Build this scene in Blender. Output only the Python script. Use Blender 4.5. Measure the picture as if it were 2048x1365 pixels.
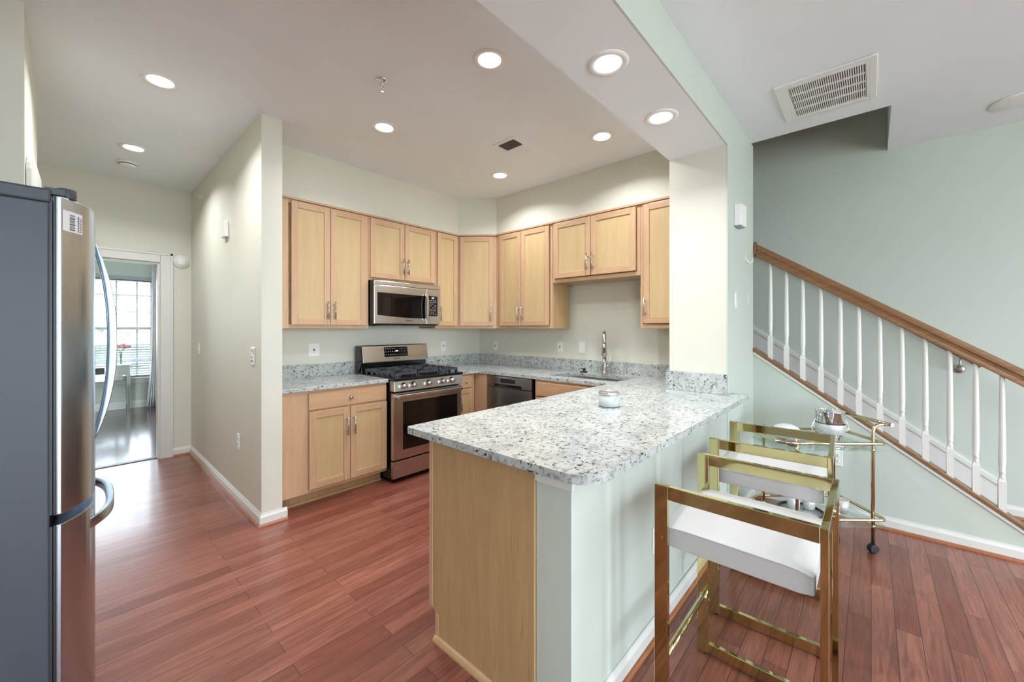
import bpy, bmesh, math, random
from mathutils import Vector, Matrix
random.seed(7)
sc = bpy.context.scene
for o in list(bpy.data.objects): bpy.data.objects.remove(o)
COL = sc.collection
PI = math.pi
R = math.radians

# ------------------------------------------------------------------ camera, world, lights, exposure
YAW = R(42.1)
cam_d = bpy.data.cameras.new('camera'); cam = bpy.data.objects.new('camera', cam_d); COL.objects.link(cam)
cam.location = (0, 0, 1.357); cam.rotation_euler = (PI/2, 0, YAW - PI/2)
cam_d.sensor_width = 36; cam_d.lens = 795/2048*36; cam_d.shift_y = -25/2048
cam_d.clip_start = 0.03; cam_d.clip_end = 200
sc.camera = cam
vs = sc.view_settings
vs.view_transform = 'Standard'; vs.look = 'None'; vs.gamma = 1; vs.use_curve_mapping = False
vs.exposure = 0.72
sc.cycles.use_denoising = True
sc.cycles.max_bounces = 10; sc.cycles.diffuse_bounces = 6; sc.cycles.glossy_bounces = 5
sc.cycles.transmission_bounces = 8; sc.cycles.transparent_max_bounces = 12
sc.cycles.sample_clamp_indirect = 6; sc.cycles.caustics_reflective = False; sc.cycles.caustics_refractive = False

W = bpy.data.worlds.new('overcast_sky'); sc.world = W; W.use_nodes = True
bgn = W.node_tree.nodes['Background']
bgn.inputs[0].default_value = (0.80, 0.91, 1.0, 1); bgn.inputs[1].default_value = 8.5

def area(name, loc, rot, sx, sy, e, col=(1, 1, 1), shape='RECTANGLE'):
    d = bpy.data.lights.new(name, 'AREA'); d.shape = shape; d.size = sx
    if shape == 'RECTANGLE': d.size_y = sy
    d.energy = e; d.color = col
    o = bpy.data.objects.new(name, d); COL.objects.link(o); o.location = loc; o.rotation_euler = rot
    return o
# the overcast sky enters through the living room's windows (behind the camera) and the far room's window:
# portals only tell the sampler where those openings are
for nm, loc, rot, sx, sy in (('portal_back', (0.6, -5.04, 1.3), (R(90), 0, 0), 5.4, 2.5),
                             ('portal_side', (-3.04, -3.05, 1.45), (R(90), 0, R(-90)), 1.3, 2.0),
                             ('portal_far', (-0.055, 9.56, 1.36), (R(-90), 0, 0), 2.03, 1.68)):
    area(nm, loc, rot, sx, sy, 1).data.cycles.is_portal = True
LAMP_W = 6.4

# ------------------------------------------------------------------ materials
def s2l(c):
    return tuple(((x/12.92) if x <= 0.04045 else ((x+0.055)/1.055)**2.4) for x in c)
def rgb(r, g, b): return s2l((r/255, g/255, b/255)) + (1,)
class NT:
    def __init__(s, name):
        s.m = bpy.data.materials.new(name); s.m.use_nodes = True; s.t = s.m.node_tree
        s.b = s.t.nodes['Principled BSDF']
    def n(s, typ, **kw):
        x = s.t.nodes.new(typ)
        for k, v in kw.items():
            if k.startswith('i_'):
                key = k[2:]
                x.inputs[int(key) if key.isdigit() else key.replace('_', ' ')].default_value = v
            else: setattr(x, k, v)
        return x
    def l(s, a, b): s.t.links.new(a, b)
    def ramp(s, fac, stops, interp='LINEAR'):
        r = s.n('ShaderNodeValToRGB'); r.color_ramp.interpolation = interp
        e = r.color_ramp.elements
        while len(e) < len(stops): e.new(0.5)
        for k, (p, c) in enumerate(stops): e[k].position = p; e[k].color = c
        s.l(fac, r.inputs[0]); return r.outputs[0]
    def mix(s, fac, a, b, mode='MIX'):
        x = s.n('ShaderNodeMix', data_type='RGBA', blend_type=mode)
        for v, i in ((fac, 0), (a, 6), (b, 7)):
            if hasattr(v, 'links'): s.l(v, x.inputs[i])
            else: x.inputs[i].default_value = v
        return x.outputs[2]
    def coords(s, scale=(1, 1, 1)):
        tc = s.n('ShaderNodeTexCoord'); mp = s.n('ShaderNodeMapping'); mp.inputs['Scale'].default_value = scale
        s.l(tc.outputs['Object'], mp.inputs[0]); return mp.outputs[0]
    def noise(s, vec, scale, detail=3, rough=0.5, dist=0.0):
        x = s.n('ShaderNodeTexNoise'); x.inputs['Scale'].default_value = scale; x.inputs['Detail'].default_value = detail
        x.inputs['Roughness'].default_value = rough; x.inputs['Distortion'].default_value = dist
        s.l(vec, x.inputs['Vector']); return x.outputs['Fac']
    def bump(s, h, strength, dist=0.002):
        b = s.n('ShaderNodeBump'); b.inputs['Strength'].default_value = strength; b.inputs['Distance'].default_value = dist
        s.l(h, b.inputs['Height']); s.l(b.outputs[0], s.b.inputs['Normal'])
def plain(name, col, rough=0.5, metal=0.0, coat=0.0, var=0.04, vscale=8, emit=None, strength=1, spec=0.5, bump=0.0, bscale=200):
    N = NT(name); v = N.coords()
    f = N.noise(v, vscale, 4)
    lo = tuple(max(0, c*(1-var)) for c in col[:3])+(1,); hi = tuple(min(1, c*(1+var)) for c in col[:3])+(1,)
    N.l(N.ramp(f, [(0.3, lo), (0.7, hi)]), N.b.inputs['Base Color'])
    N.b.inputs['Roughness'].default_value = rough; N.b.inputs['Metallic'].default_value = metal
    N.b.inputs['Coat Weight'].default_value = coat; N.b.inputs['Specular IOR Level'].default_value = spec
    if emit:
        N.b.inputs['Emission Color'].default_value = emit; N.b.inputs['Emission Strength'].default_value = strength
    if bump: N.bump(N.noise(v, bscale, 2), bump, 0.001)
    return N.m
def paint(name, col, rough=0.55): return plain(name, col, rough, var=0.012, vscale=3, bump=0.08, bscale=260)
def wood(name, c1, c2, axis, scale=1.0, rough=0.38, coat=0.15, streak=None):
    N = NT(name); sc3 = [14*scale]*3; sc3[axis] = 1.1*scale
    v = N.coords(tuple(sc3))
    f = N.noise(v, 2.2, 5, 0.55, 0.6)
    g = N.noise(N.coords(tuple(x*(5 if i != axis else 2) for i, x in enumerate(sc3))), 4, 2)
    c = N.ramp(f, [(0.25, c1), (0.55, tuple((a+b)/2 for a, b in zip(c1, c2))), (0.8, c2)])
    c = N.mix(0.12, c, N.ramp(g, [(0.35, tuple(x*0.55 for x in c1[:3])+(1,)), (0.6, c2)]))
    if streak: c = N.mix(N.ramp(N.noise(N.coords(tuple(x*2.2 for x in sc3)), 2.5, 4), [(0.62, (0, 0, 0, 1)), (0.78, (1, 1, 1, 1))]), c, streak)
    N.l(c, N.b.inputs['Base Color'])
    N.b.inputs['Roughness'].default_value = rough; N.b.inputs['Coat Weight'].default_value = coat; N.b.inputs['Coat Roughness'].default_value = 0.25
    return N.m
def planks(name, ca, cb, cc, width, length, alongx=True, rough=0.2, gap=(0.02, 0.008, 0.006, 1)):
    N = NT(name); tc = N.n('ShaderNodeTexCoord'); mp = N.n('ShaderNodeMapping')
    if not alongx: mp.inputs['Rotation'].default_value = (0, 0, R(90))
    N.l(tc.outputs['Object'], mp.inputs[0])
    br = N.n('ShaderNodeTexBrick', offset=0.37, offset_frequency=2, squash=1.0)
    for k, v in (('Scale', 1.0), ('Mortar Size', 0.0012), ('Mortar Smooth', 0.2), ('Bias', 0.0), ('Brick Width', length), ('Row Height', width)): br.inputs[k].default_value = v
    br.inputs['Color1'].default_value = (0, 0, 0, 1); br.inputs['Color2'].default_value = (1, 1, 1, 1); br.inputs['Mortar'].default_value = (0.5, 0.5, 0.5, 1)
    N.l(mp.outputs[0], br.inputs['Vector'])
    off = N.n('ShaderNodeVectorMath', operation='SCALE'); off.inputs['Scale'].default_value = 13.0
    N.l(br.outputs['Color'], off.inputs[0])
    add = N.n('ShaderNodeVectorMath', operation='ADD'); N.l(mp.outputs[0], add.inputs[0]); N.l(off.outputs[0], add.inputs[1])
    m2 = N.n('ShaderNodeMapping'); m2.inputs['Scale'].default_value = (1.6, 26, 1); N.l(add.outputs[0], m2.inputs[0])
    g = N.noise(m2.outputs[0], 2.0, 6, 0.6, 1.2)
    m3 = N.n('ShaderNodeMapping'); m3.inputs['Scale'].default_value = (0.9, 5, 1); N.l(add.outputs[0], m3.inputs[0])
    h = N.noise(m3.outputs[0], 3.0, 4, 0.55, 1.5)
    base = N.ramp(br.outputs['Color'], [(0.0, ca), (0.5, cb), (1.0, cc)])
    c = N.mix(N.ramp(g, [(0.38, (0.55,)*3+(1,)), (0.62, (0,)*3+(1,))]), base, tuple(x*0.45 for x in ca[:3])+(1,))
    c = N.mix(N.ramp(h, [(0.55, (0,)*3+(1,)), (0.78, (0.5,)*3+(1,))]), c, tuple(x*0.5 for x in ca[:3])+(1,))
    c = N.mix(br.outputs['Fac'], c, gap)
    N.l(c, N.b.inputs['Base Color'])
    rr = N.n('ShaderNodeMapRange'); rr.inputs['To Min'].default_value = rough*0.8; rr.inputs['To Max'].default_value = rough*1.25
    N.l(h, rr.inputs[0]); N.l(rr.outputs[0], N.b.inputs['Roughness'])
    N.b.inputs['Coat Weight'].default_value = 0.25; N.b.inputs['Coat Roughness'].default_value = 0.12
    inv = N.n('ShaderNodeMath', operation='MULTIPLY_ADD'); inv.inputs[1].default_value = -1.0
    N.l(br.outputs['Fac'], inv.inputs[0])
    sm = N.n('ShaderNodeMath', operation='MULTIPLY_ADD'); sm.inputs[1].default_value = 0.5; N.l(br.outputs['Color'], sm.inputs[0]); N.l(inv.outputs[0], sm.inputs[2])
    N.bump(sm.outputs[0], 0.25, 0.001)
    return N.m
def granite(name):
    N = NT(name); v = N.coords()
    cloud = N.noise(v, 9, 4, 0.6)
    base = N.ramp(cloud, [(0.3, rgb(162, 167, 165)), (0.5, rgb(187, 192, 189)), (0.75, rgb(201, 204, 202))])
    gr = N.noise(v, 46, 3, 0.55, 0.4)
    base = N.mix(N.ramp(gr, [(0.52, (0,)*3+(1,)), (0.66, (0.75,)*3+(1,))]), base, rgb(126, 132, 130))
    dk = N.noise(v, 62, 2, 0.5, 0.8)
    base = N.mix(N.ramp(dk, [(0.615, (0,)*3+(1,)), (0.66, (1,)*3+(1,))]), base, rgb(48, 50, 52))
    rd = N.noise(N.coords((1.1, 1.1, 1.1)), 31, 2, 0.5, 0.5)
    base = N.mix(N.ramp(rd, [(0.69, (0,)*3+(1,)), (0.73, (0.8,)*3+(1,))]), base, rgb(92, 70, 76))
    N.l(base, N.b.inputs['Base Color']); N.b.inputs['Roughness'].default_value = 0.14
    return N.m
def steel(name, col, rough, axis=0):
    N = NT(name); s3 = [700]*3; s3[axis] = 2.5
    f = N.noise(N.coords(tuple(s3)), 1.0, 3)
    mr = N.n('ShaderNodeMapRange'); mr.inputs['To Min'].default_value = rough*0.9; mr.inputs['To Max'].default_value = rough*1.12
    N.l(f, mr.inputs[0]); N.l(mr.outputs[0], N.b.inputs['Roughness'])
    N.l(N.ramp(f, [(0.3, tuple(c*0.985 for c in col[:3])+(1,)), (0.7, col)]), N.b.inputs['Base Color'])
    N.b.inputs['Metallic'].default_value = 1
    return N.m
def glass(name, col=(0.95, 1, 0.98, 1), rough=0.0, ior=1.45, thin=False):
    N = NT(name); N.b.inputs['Base Color'].default_value = col; N.b.inputs['Roughness'].default_value = rough
    N.b.inputs['Transmission Weight'].default_value = 1; N.b.inputs['IOR'].default_value = ior
    if thin:      # a pane: straight-through light with a mirror sheen
        tr = N.n('ShaderNodeBsdfTransparent'); tr.inputs[0].default_value = col
        gl = N.n('ShaderNodeBsdfGlossy'); gl.inputs['Roughness'].default_value = 0.01
        lw = N.n('ShaderNodeLayerWeight'); lw.inputs['Blend'].default_value = 0.5
        pw = N.n('ShaderNodeMath', operation='POWER'); pw.inputs[1].default_value = 4.0; N.l(lw.outputs['Facing'], pw.inputs[0])
        fr = N.n('ShaderNodeMapRange'); fr.inputs['To Min'].default_value = 0.035; fr.inputs['To Max'].default_value = 0.75; N.l(pw.outputs[0], fr.inputs[0])
        mx = N.n('ShaderNodeMixShader'); N.l(fr.outputs[0], mx.inputs[0]); N.l(tr.outputs[0], mx.inputs[1]); N.l(gl.outputs[0], mx.inputs[2])
        out = [x for x in N.t.nodes if x.type == 'OUTPUT_MATERIAL'][0]; N.l(mx.outputs[0], out.inputs[0])
    return N.m

M = {}
M['cream'] = paint('wall_cream', rgb(217, 215, 202))
M['green'] = paint('wall_pale_green', rgb(198, 207, 197))  # second wall tone, pale green where the other walls are cream
M['ceil'] = paint('ceiling_white', rgb(238, 243, 246), 0.7)
M['trim'] = plain('trim_white', rgb(222, 222, 218), 0.35, var=0.01)
M['white'] = plain('plastic_white', rgb(238, 238, 236), 0.3, var=0.01)
M['floor'] = planks('floor_cherry', rgb(126, 68, 54), rgb(146, 86, 70), rgb(162, 102, 86), 0.0826, 0.95, True, 0.3)
M['floor2'] = planks('floor_dark', rgb(70, 46, 44), rgb(86, 58, 54), rgb(98, 68, 62), 0.127, 1.2, False, 0.16)
M['maple'] = wood('maple_upright', rgb(192, 156, 122), rgb(208, 174, 140), 2, streak=rgb(196, 140, 108))
M['maple_h'] = wood('maple_level', rgb(188, 150, 114), rgb(206, 170, 134), 0, streak=rgb(192, 136, 104))
M['panel'] = wood('maple_veneer', rgb(194, 166, 122), rgb(208, 181, 138), 2, 0.6, coat=0.1)
M['endpanel'] = wood('maple_end_veneer', rgb(178, 146, 104), rgb(196, 163, 118), 2, 0.8, coat=0.05, streak=rgb(160, 116, 78))
M['oak'] = wood('oak_rail', rgb(112, 76, 44), rgb(152, 110, 70), 1, 1.4, 0.35, 0.2, streak=rgb(84, 54, 32))
M['shoe'] = wood('shoe_mould', rgb(150, 92, 60), rgb(172, 112, 76), 0, 1.4)
M['shoe_m'] = wood('shoe_maple', rgb(190, 148, 104), rgb(206, 166, 122), 0, 1.4)
M['granite'] = granite('granite_white')
M['steel'] = steel('stainless', (0.60, 0.585, 0.57, 1), 0.26, 0)
M['steel_v'] = steel('stainless_upright', (0.49, 0.57, 0.67, 1), 0.24, 2)
M['steel_dk'] = steel('stainless_dark', (0.36, 0.34, 0.34, 1), 0.28, 0)
M['chrome'] = plain('chrome', (0.8, 0.8, 0.82, 1), 0.07, 1.0, var=0.01)
M['nickel'] = plain('brushed_nickel', (0.56, 0.54, 0.51, 1), 0.26, 1.0, var=0.02)
M['brass'] = plain('polished_brass', (0.62, 0.56, 0.29, 1), 0.05, 1.0, var=0.01)
M['brass_dk'] = plain('antique_brass', (0.62, 0.53, 0.34, 1), 0.1, 1.0, var=0.02)
M['black'] = plain('black_enamel', rgb(18, 18, 20), 0.12, var=0.02)
M['iron'] = plain('cast_iron', rgb(62, 66, 72), 0.32, var=0.1, vscale=40)
M['bglass'] = plain('black_glass', rgb(9, 9, 11), 0.03, var=0.02)
M['oven'] = plain('oven_window', rgb(16, 14, 14), 0.05, var=0.05)
M['rubber'] = plain('black_rubber', rgb(24, 25, 30), 0.45)
M['fridge_side'] = plain('fridge_grey', rgb(63, 68, 77), 0.42, var=0.03, vscale=20, bump=0.15, bscale=500)
M['gasket'] = plain('gasket_grey', rgb(40, 44, 50), 0.4)
M['leather'] = plain('white_leather', rgb(198, 198, 197), 0.42, var=0.01, bump=0.05, bscale=300)
M['lens'] = plain('lit_lens', (1, 1, 1, 1), 0.5, emit=(1, 0.99, 0.97, 1), strength=5)
M['dark'] = plain('dark_void', rgb(40, 38, 36), 0.7)
M['grille'] = plain('duct_grey', rgb(112, 108, 104), 0.7)
M['screen'] = plain('display_glyph', rgb(190, 210, 235), 0.4, emit=(0.55, 0.7, 1, 1), strength=0.8)
M['glyph'] = plain('printed_glyph', rgb(214, 214, 214), 0.5)
M['ink'] = plain('black_ink', rgb(34, 36, 40), 0.5)
M['label'] = plain('paper_white', rgb(226, 228, 232), 0.5)
M['cglass'] = glass('cart_glass', (0.90, 0.97, 0.94, 1), thin=True)
M['pane'] = glass('window_pane', (0.97, 0.99, 1, 1), thin=True)
M['crystal'] = plain('crystal_sparkle', (0.70, 0.72, 0.74, 1), 0.16, 0.25, var=0.45, vscale=230, bump=1.0, bscale=210)
M['mirror'] = plain('mirror_panel', (0.78, 0.81, 0.84, 1), 0.06, 1.0, var=0.02)
M['slate'] = plain('grey_slate', rgb(150, 154, 162), 0.4)
M['blind'] = plain('blind_grey_white', rgb(168, 172, 178), 0.45, var=0.01)
M['curtain'] = plain('curtain_pink', rgb(240, 184, 192), 0.8)
M['sheer'] = plain('curtain_white', rgb(232, 232, 236), 0.8)
M['pink'] = plain('petal_pink', rgb(242, 188, 188), 0.6, var=0.12, vscale=60)
M['leaf'] = plain('leaf_green', rgb(86, 128, 66), 0.6, var=0.3, vscale=6)
M['mint'] = plain('print_green', rgb(140, 180, 150), 0.5)
M['bark'] = plain('bark', rgb(96, 84, 76), 0.8, var=0.2)
M['lawn'] = plain('lawn_green', rgb(120, 132, 100), 0.9, var=0.2)
M['ceramic'] = plain('white_glaze', rgb(222, 224, 226), 0.18, var=0.01)
M['bounce_ground'] = plain('pale_bounce_ground', rgb(205, 204, 200), 0.8)  # invented pale ground that throws sky light up through the windows
M['stairtread'] = wood('tread_cherry', rgb(104, 56, 44), rgb(138, 80, 62), 0, 1.2)
M['jar'] = plain('jar_glaze', rgb(196, 199, 202), 0.25, var=0.01)
M['alu'] = plain('foil_lid', (0.66, 0.67, 0.67, 1), 0.3, 1.0)

# ------------------------------------------------------------------ mesh helpers
class MB:
    def __init__(s): s.v = []; s.f = []; s.mi = []; s.sm = []
    def add(s, vs_, fs, mi=0, smooth=False):
        n = len(s.v); s.v += [tuple(v) for v in vs_]
        for f in fs: s.f.append(tuple(i+n for i in f)); s.mi.append(mi); s.sm.append(smooth)
        return s
    def box(s, a, b, mi=0):
        x0, y0, z0 = (min(p, q) for p, q in zip(a, b)); x1, y1, z1 = (max(p, q) for p, q in zip(a, b))
        return s.add([(x0,y0,z0),(x1,y0,z0),(x1,y1,z0),(x0,y1,z0),(x0,y0,z1),(x1,y0,z1),(x1,y1,z1),(x0,y1,z1)],
                     [(0,3,2,1),(4,5,6,7),(0,1,5,4),(1,2,6,5),(2,3,7,6),(3,0,4,7)], mi)
    def obox(s, o, ax, ay, az, mi=0):
        o = Vector(o); ax, ay, az = Vector(ax), Vector(ay), Vector(az)
        vs_ = [o, o+ax, o+ax+ay, o+ay, o+az, o+ax+az, o+ax+ay+az, o+ay+az]
        fs = [(0,3,2,1),(4,5,6,7),(0,1,5,4),(1,2,6,5),(2,3,7,6),(3,0,4,7)]
        if ax.cross(ay).dot(az) < 0: fs = [f[::-1] for f in fs]
        return s.add(vs_, fs, mi)
    def prism(s, poly, z0, z1, mi=0, axis=2):
        area2 = sum(poly[i][0]*poly[(i+1) % len(poly)][1]-poly[(i+1) % len(poly)][0]*poly[i][1] for i in range(len(poly)))
        if area2 < 0: poly = poly[::-1]
        n = len(poly)
        def p3(p, h):
            return (p[0], p[1], h) if axis == 2 else ((h, p[0], p[1]) if axis == 0 else (p[1], h, p[0]))
        vs_ = [p3(p, z0) for p in poly]+[p3(p, z1) for p in poly]
        fs = [tuple(range(n))[::-1], tuple(range(n, 2*n))]+[(i, (i+1) % n, n+(i+1) % n, n+i) for i in range(n)]
        return s.add(vs_, fs, mi)
    def frame(s, d):
        d = Vector(d).normalized(); u = d.cross(Vector((0, 0, 1)))
        if u.length < 1e-4: u = Vector((1, 0, 0))
        u.normalize(); return u, u.cross(d).normalized()
    def cyl(s, p0, p1, r0, r1=None, seg=14, mi=0, caps=True):
        r1 = r0 if r1 is None else r1; p0, p1 = Vector(p0), Vector(p1); u, w = s.frame(p1-p0)
        vs_ = []
        for p, r in ((p0, r0), (p1, r1)):
            for k in range(seg):
                a = 2*PI*k/seg; vs_.append(p+u*r*math.cos(a)-w*r*math.sin(a))
        s.add(vs_, [(k, (k+1) % seg, seg+(k+1) % seg, seg+k) for k in range(seg)], mi, True)
        if caps: s.add(vs_, [tuple(range(seg))[::-1], tuple(range(seg, 2*seg))], mi)
        return s
    def tube(s, pts, r, seg=10, mi=0, closed=False, flat=None):
        pts = [Vector(p) for p in pts]; n = len(pts)
        rr = r if isinstance(r, (list, tuple)) else [r]*n
        tang = []
        for i in range(n):
            a = pts[i-1] if (i > 0 or closed) else pts[i]; b = pts[(i+1) % n] if (i < n-1 or closed) else pts[i]
            tang.append((b-a).normalized())
        u, w = s.frame(tang[0]); vs_ = []
        for i in range(n):
            t = tang[i]; u = (u-t*u.dot(t)).normalized(); w = t.cross(u)
            for k in range(seg):
                a = 2*PI*k/seg
                vs_.append(pts[i]+u*rr[i]*math.cos(a)+w*rr[i]*math.sin(a))
        fs = []
        for i in range(n if closed else n-1):
            j = (i+1) % n
            for k in range(seg): fs.append((i*seg+k, i*seg+(k+1) % seg, j*seg+(k+1) % seg, j*seg+k))
        s.add(vs_, fs, mi, True)
        if not closed: s.add(vs_, [tuple(range(seg))[::-1], tuple(range((n-1)*seg, n*seg))], mi)
        return s
    def lathe(s, prof, c=(0, 0, 0), seg=24, mi=0, cap=True, axis=2):
        vs_ = []
        for r, z in prof:
            for k in range(seg):
                a = 2*PI*k/seg
                p = (r*math.cos(a), r*math.sin(a), z)
                if axis == 1: p = (p[0], -z, p[1])          # axis points towards -y
                vs_.append((c[0]+p[0], c[1]+p[1], c[2]+p[2]))
        n = len(prof); fs = []
        for i in range(n-1):
            for k in range(seg): fs.append((i*seg+k, i*seg+(k+1) % seg, (i+1)*seg+(k+1) % seg, (i+1)*seg+k))
        s.add(vs_, fs, mi, True)
        if cap: s.add(vs_, [tuple(range(seg))[::-1], tuple(range((n-1)*seg, n*seg))], mi)
        return s
    def grid(s, rows, mi=0, smooth=True, closed=False):
        n, m = len(rows), len(rows[0]); fs = []
        for i in range(n-1):
            for j in range(m if closed else m-1):
                k = (j+1) % m; fs.append((i*m+j, i*m+k, (i+1)*m+k, (i+1)*m+j))
        return s.add([p for r in rows for p in r], fs, mi, smooth)

def tag(o, label=None, cat=None, group=None, kind=None):
    if label: o['label'] = label
    if cat: o['category'] = cat
    if group: o['group'] = group
    if kind: o['kind'] = kind
    return o
def wloc(p):
    v = Vector((0, 0, 0))
    while p is not None: v = v+p.location; p = p.parent
    return v
def mk(name, mb, mats, parent=None, bevel=0, local=False, seg=2):
    """one mesh object; coordinates are world coordinates unless local (then relative to the parent's own frame)"""
    if not isinstance(mats, (list, tuple)): mats = [mats]
    off = Vector((0, 0, 0)) if (local or parent is None) else wloc(parent)
    me = bpy.data.meshes.new(name)
    me.from_pydata([tuple(Vector(v)-off) for v in mb.v], [], mb.f)
    for p, i, sm in zip(me.polygons, mb.mi, mb.sm): p.material_index = i; p.use_smooth = sm
    for m in mats: me.materials.append(M[m])
    bm = bmesh.new(); bm.from_mesh(me)
    bmesh.ops.remove_doubles(bm, verts=bm.verts, dist=1e-6)
    bmesh.ops.recalc_face_normals(bm, faces=bm.faces); bm.to_mesh(me); bm.free()
    o = bpy.data.objects.new(name, me); COL.objects.link(o)
    if parent is not None: o.parent = parent
    if bevel:
        b = o.modifiers.new('edge', 'BEVEL'); b.width = bevel; b.segments = seg; b.limit_method = 'ANGLE'; b.angle_limit = R(40)
    return o
def thing(name, label, cat, loc, rz=0, group=None):
    o = bpy.data.objects.new(name, None); COL.objects.link(o); o.location = loc; o.rotation_euler = (0, 0, rz)
    o.empty_display_size = 0.05
    return tag(o, label, cat, group)
def dup(root, loc, rz=None, label=None, group=None, parent=None):
    r = root.copy(); COL.objects.link(r)
    if parent is not None: r.parent = parent
    else:
        r.location = loc
        if rz is not None: r.rotation_euler = (0, 0, rz)
        if label: r['label'] = label
        if group: r['group'] = group
    for ch in list(root.children): dup(ch, None, parent=r)
    return r
def struct(name, mb, mats, bevel=0): return tag(mk(name, mb, mats, None, bevel), kind='structure')
def arcpts(c, r, a0, a1, n):
    return [(c[0]+r*math.cos(R(a0+(a1-a0)*k/n)), c[1]+r*math.sin(R(a0+(a1-a0)*k/n))) for k in range(n+1)]
def roundpath(pts, rad, n=6):
    """polyline with its inner corners rounded"""
    pts = [Vector(p) for p in pts]; out = [pts[0]]
    for i in range(1, len(pts)-1):
        a, b, c = pts[i-1], pts[i], pts[i+1]; r = rad[i-1] if isinstance(rad, (list, tuple)) else rad
        d0 = (a-b); d1 = (c-b); r = min(r, d0.length*0.49, d1.length*0.49)
        p0 = b+d0.normalized()*r; p1 = b+d1.normalized()*r
        for k in range(n+1):
            t = k/n; out.append(p0*(1-t)**2+b*2*t*(1-t)+p1*t*t)
    out.append(pts[-1]); return out
def text(name, s, size, mat, parent, loc, rot, depth=0.0006):
    cu = bpy.data.curves.new(name, 'FONT'); cu.body = s; cu.size = size; cu.extrude = depth; cu.align_x = 'CENTER'; cu.align_y = 'CENTER'
    t = bpy.data.objects.new(name, cu); COL.objects.link(t)
    me = bpy.data.meshes.new_from_object(t.evaluated_get(bpy.context.evaluated_depsgraph_get()))
    bpy.data.objects.remove(t); bpy.data.curves.remove(cu)
    me.materials.clear(); me.materials.append(M[mat])
    o = bpy.data.objects.new(name, me); COL.objects.link(o); o.parent = parent; o.location = loc; o.rotation_euler = rot
    return o

# ------------------------------------------------------------------ setting
ZC = 2.835
B = MB; b = MB()
b.box((-3.1, -5.1, -0.12), (4.65, 5.56, 0)); struct('floor', b, 'floor')
b = MB(); b.box((-2.2, 5.56, -0.12), (2.6, 9.55, 0)); struct('floor_far_room', b, 'floor2')
b = MB(); b.box((-0.15, 5.535, 0), (0.62, 5.60, 0.006)); struct('trim_9', b, 'gasket')
b = MB()
b.box((-3.1, -5.1, ZC), (3.635, 9.55, ZC+0.3)); b.box((3.635, -5.1, ZC), (4.65, -0.1, ZC+0.3)); struct('ceiling', b, 'ceil')
b = MB(); b.box((-2.98, 0.72, 2.585), (2.93, 1.095, ZC), 0); b.box((-2.98, 0.71, 2.585), (2.9305, 0.72, ZC), 1); struct('ceiling_beam', b, ['ceil', 'green'])
b = MB(); b.box((1.0, 3.805, 0), (3.72, 3.93, ZC)); struct('wall_range', b, 'cream')
b = MB(); b.prism([(1.0, 3.50), (2.96, 3.50), (3.24, 3.165), (3.24, 1.095), (3.575, 1.095), (3.575, 3.805), (1.0, 3.805)], 2.409, ZC); struct('wall_soffit', b, 'cream')
b = MB(); b.box((3.575, 1.095, 0), (3.70, 3.93, ZC)); struct('wall_sink', b, 'cream')
b = MB(); b.box((2.93, 0.72, 0), (3.70, 1.095, ZC), 0); b.box((2.9305, 0.71, 0), (3.70, 0.72, ZC), 1); struct('wall_column', b, ['cream', 'green'])
b = MB(); b.box((0.87, 3.10, 0), (1.0, 5.62, ZC)); struct('wall_hall', b, 'cream')
b = MB(); b.box((-0.95, 5.50, 0), (-0.15, 5.62, ZC)); b.box((0.614, 5.50, 0), (0.87, 5.62, ZC)); b.box((-0.15, 5.50, 2.045), (0.614, 5.62, ZC)); struct('wall_far', b, 'cream')
b = MB(); b.box((-0.95, 2.85, 0), (-0.145, 3.82, ZC)); struct('wall_alcove', b, 'cream')
b = MB(); b.box((-1.05, 1.2, 0), (-0.95, 5.62, ZC)); struct('wall_left', b, 'cream')
b = MB(); b.box((-3.1, 1.2, 0), (-1.05, 1.3, ZC)); struct('wall_left_return', b, 'green')
b = MB(); b.box((1.075, 0.715, 0), (2.93, 0.857, 0.884)); struct('wall_pony', b, 'green')
# knee wall under the stair rail: sloping top
def capz(y): return 1.205-0.722*(0.712-y)
b = MB(); ye = -0.712+0.03
b.prism([(0.71, 0), (0.71, capz(0.71)-0.028), (-0.93, capz(-0.93)-0.028), (-0.93, 0)], 3.70, 3.77, axis=0); struct('wall_stair_knee', b, 'green')
b = MB(); b.box((4.53, -5.1, 0), (4.65, 3.4, 5.4)); struct('wall_stair', b, 'green')
b = MB(); b.box((3.535, -0.1, ZC+0.3), (3.635, 3.4, 5.4)); b.box((3.535, -0.22, ZC+0.3), (4.65, -0.1, 5.4)); b.box((3.70, 3.3, 0), (4.53, 3.4, ZC+0.3)); b.box((3.535, 3.3, ZC+0.3), (4.53, 3.4, 5.4)); struct('wall_stairwell', b, 'cream')
b = MB(); b.box((3.5, -0.25, 5.4), (4.65, 3.4, 5.5)); struct('ceiling_stairwell', b, 'ceil')
# living room behind the camera: unseen walls, openings shaped for light and reflections
b = MB()
for x0, x1, z0, z1 in ((-3.1, -2.1, 0, ZC), (3.3, 4.65, 0, ZC), (-2.1, 3.3, 0, 0.05), (-2.1, 3.3, 2.55, ZC), (-0.85, -0.05, 0.05, 2.55), (1.25, 2.05, 0.05, 2.55)): b.box((x0, -5.1, z0), (x1, -4.98, z1))
struct('wall_back', b, 'green')
b = MB()
for y0, y1, z0, z1 in ((-5.1, -3.7, 0, ZC), (-2.4, 1.3, 0, ZC), (-3.7, -2.4, 0, 0.45), (-3.7, -2.4, 2.45, ZC)): b.box((-3.1, y0, z0), (-2.98, y1, z1))
struct('wall_side', b, 'green')
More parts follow.
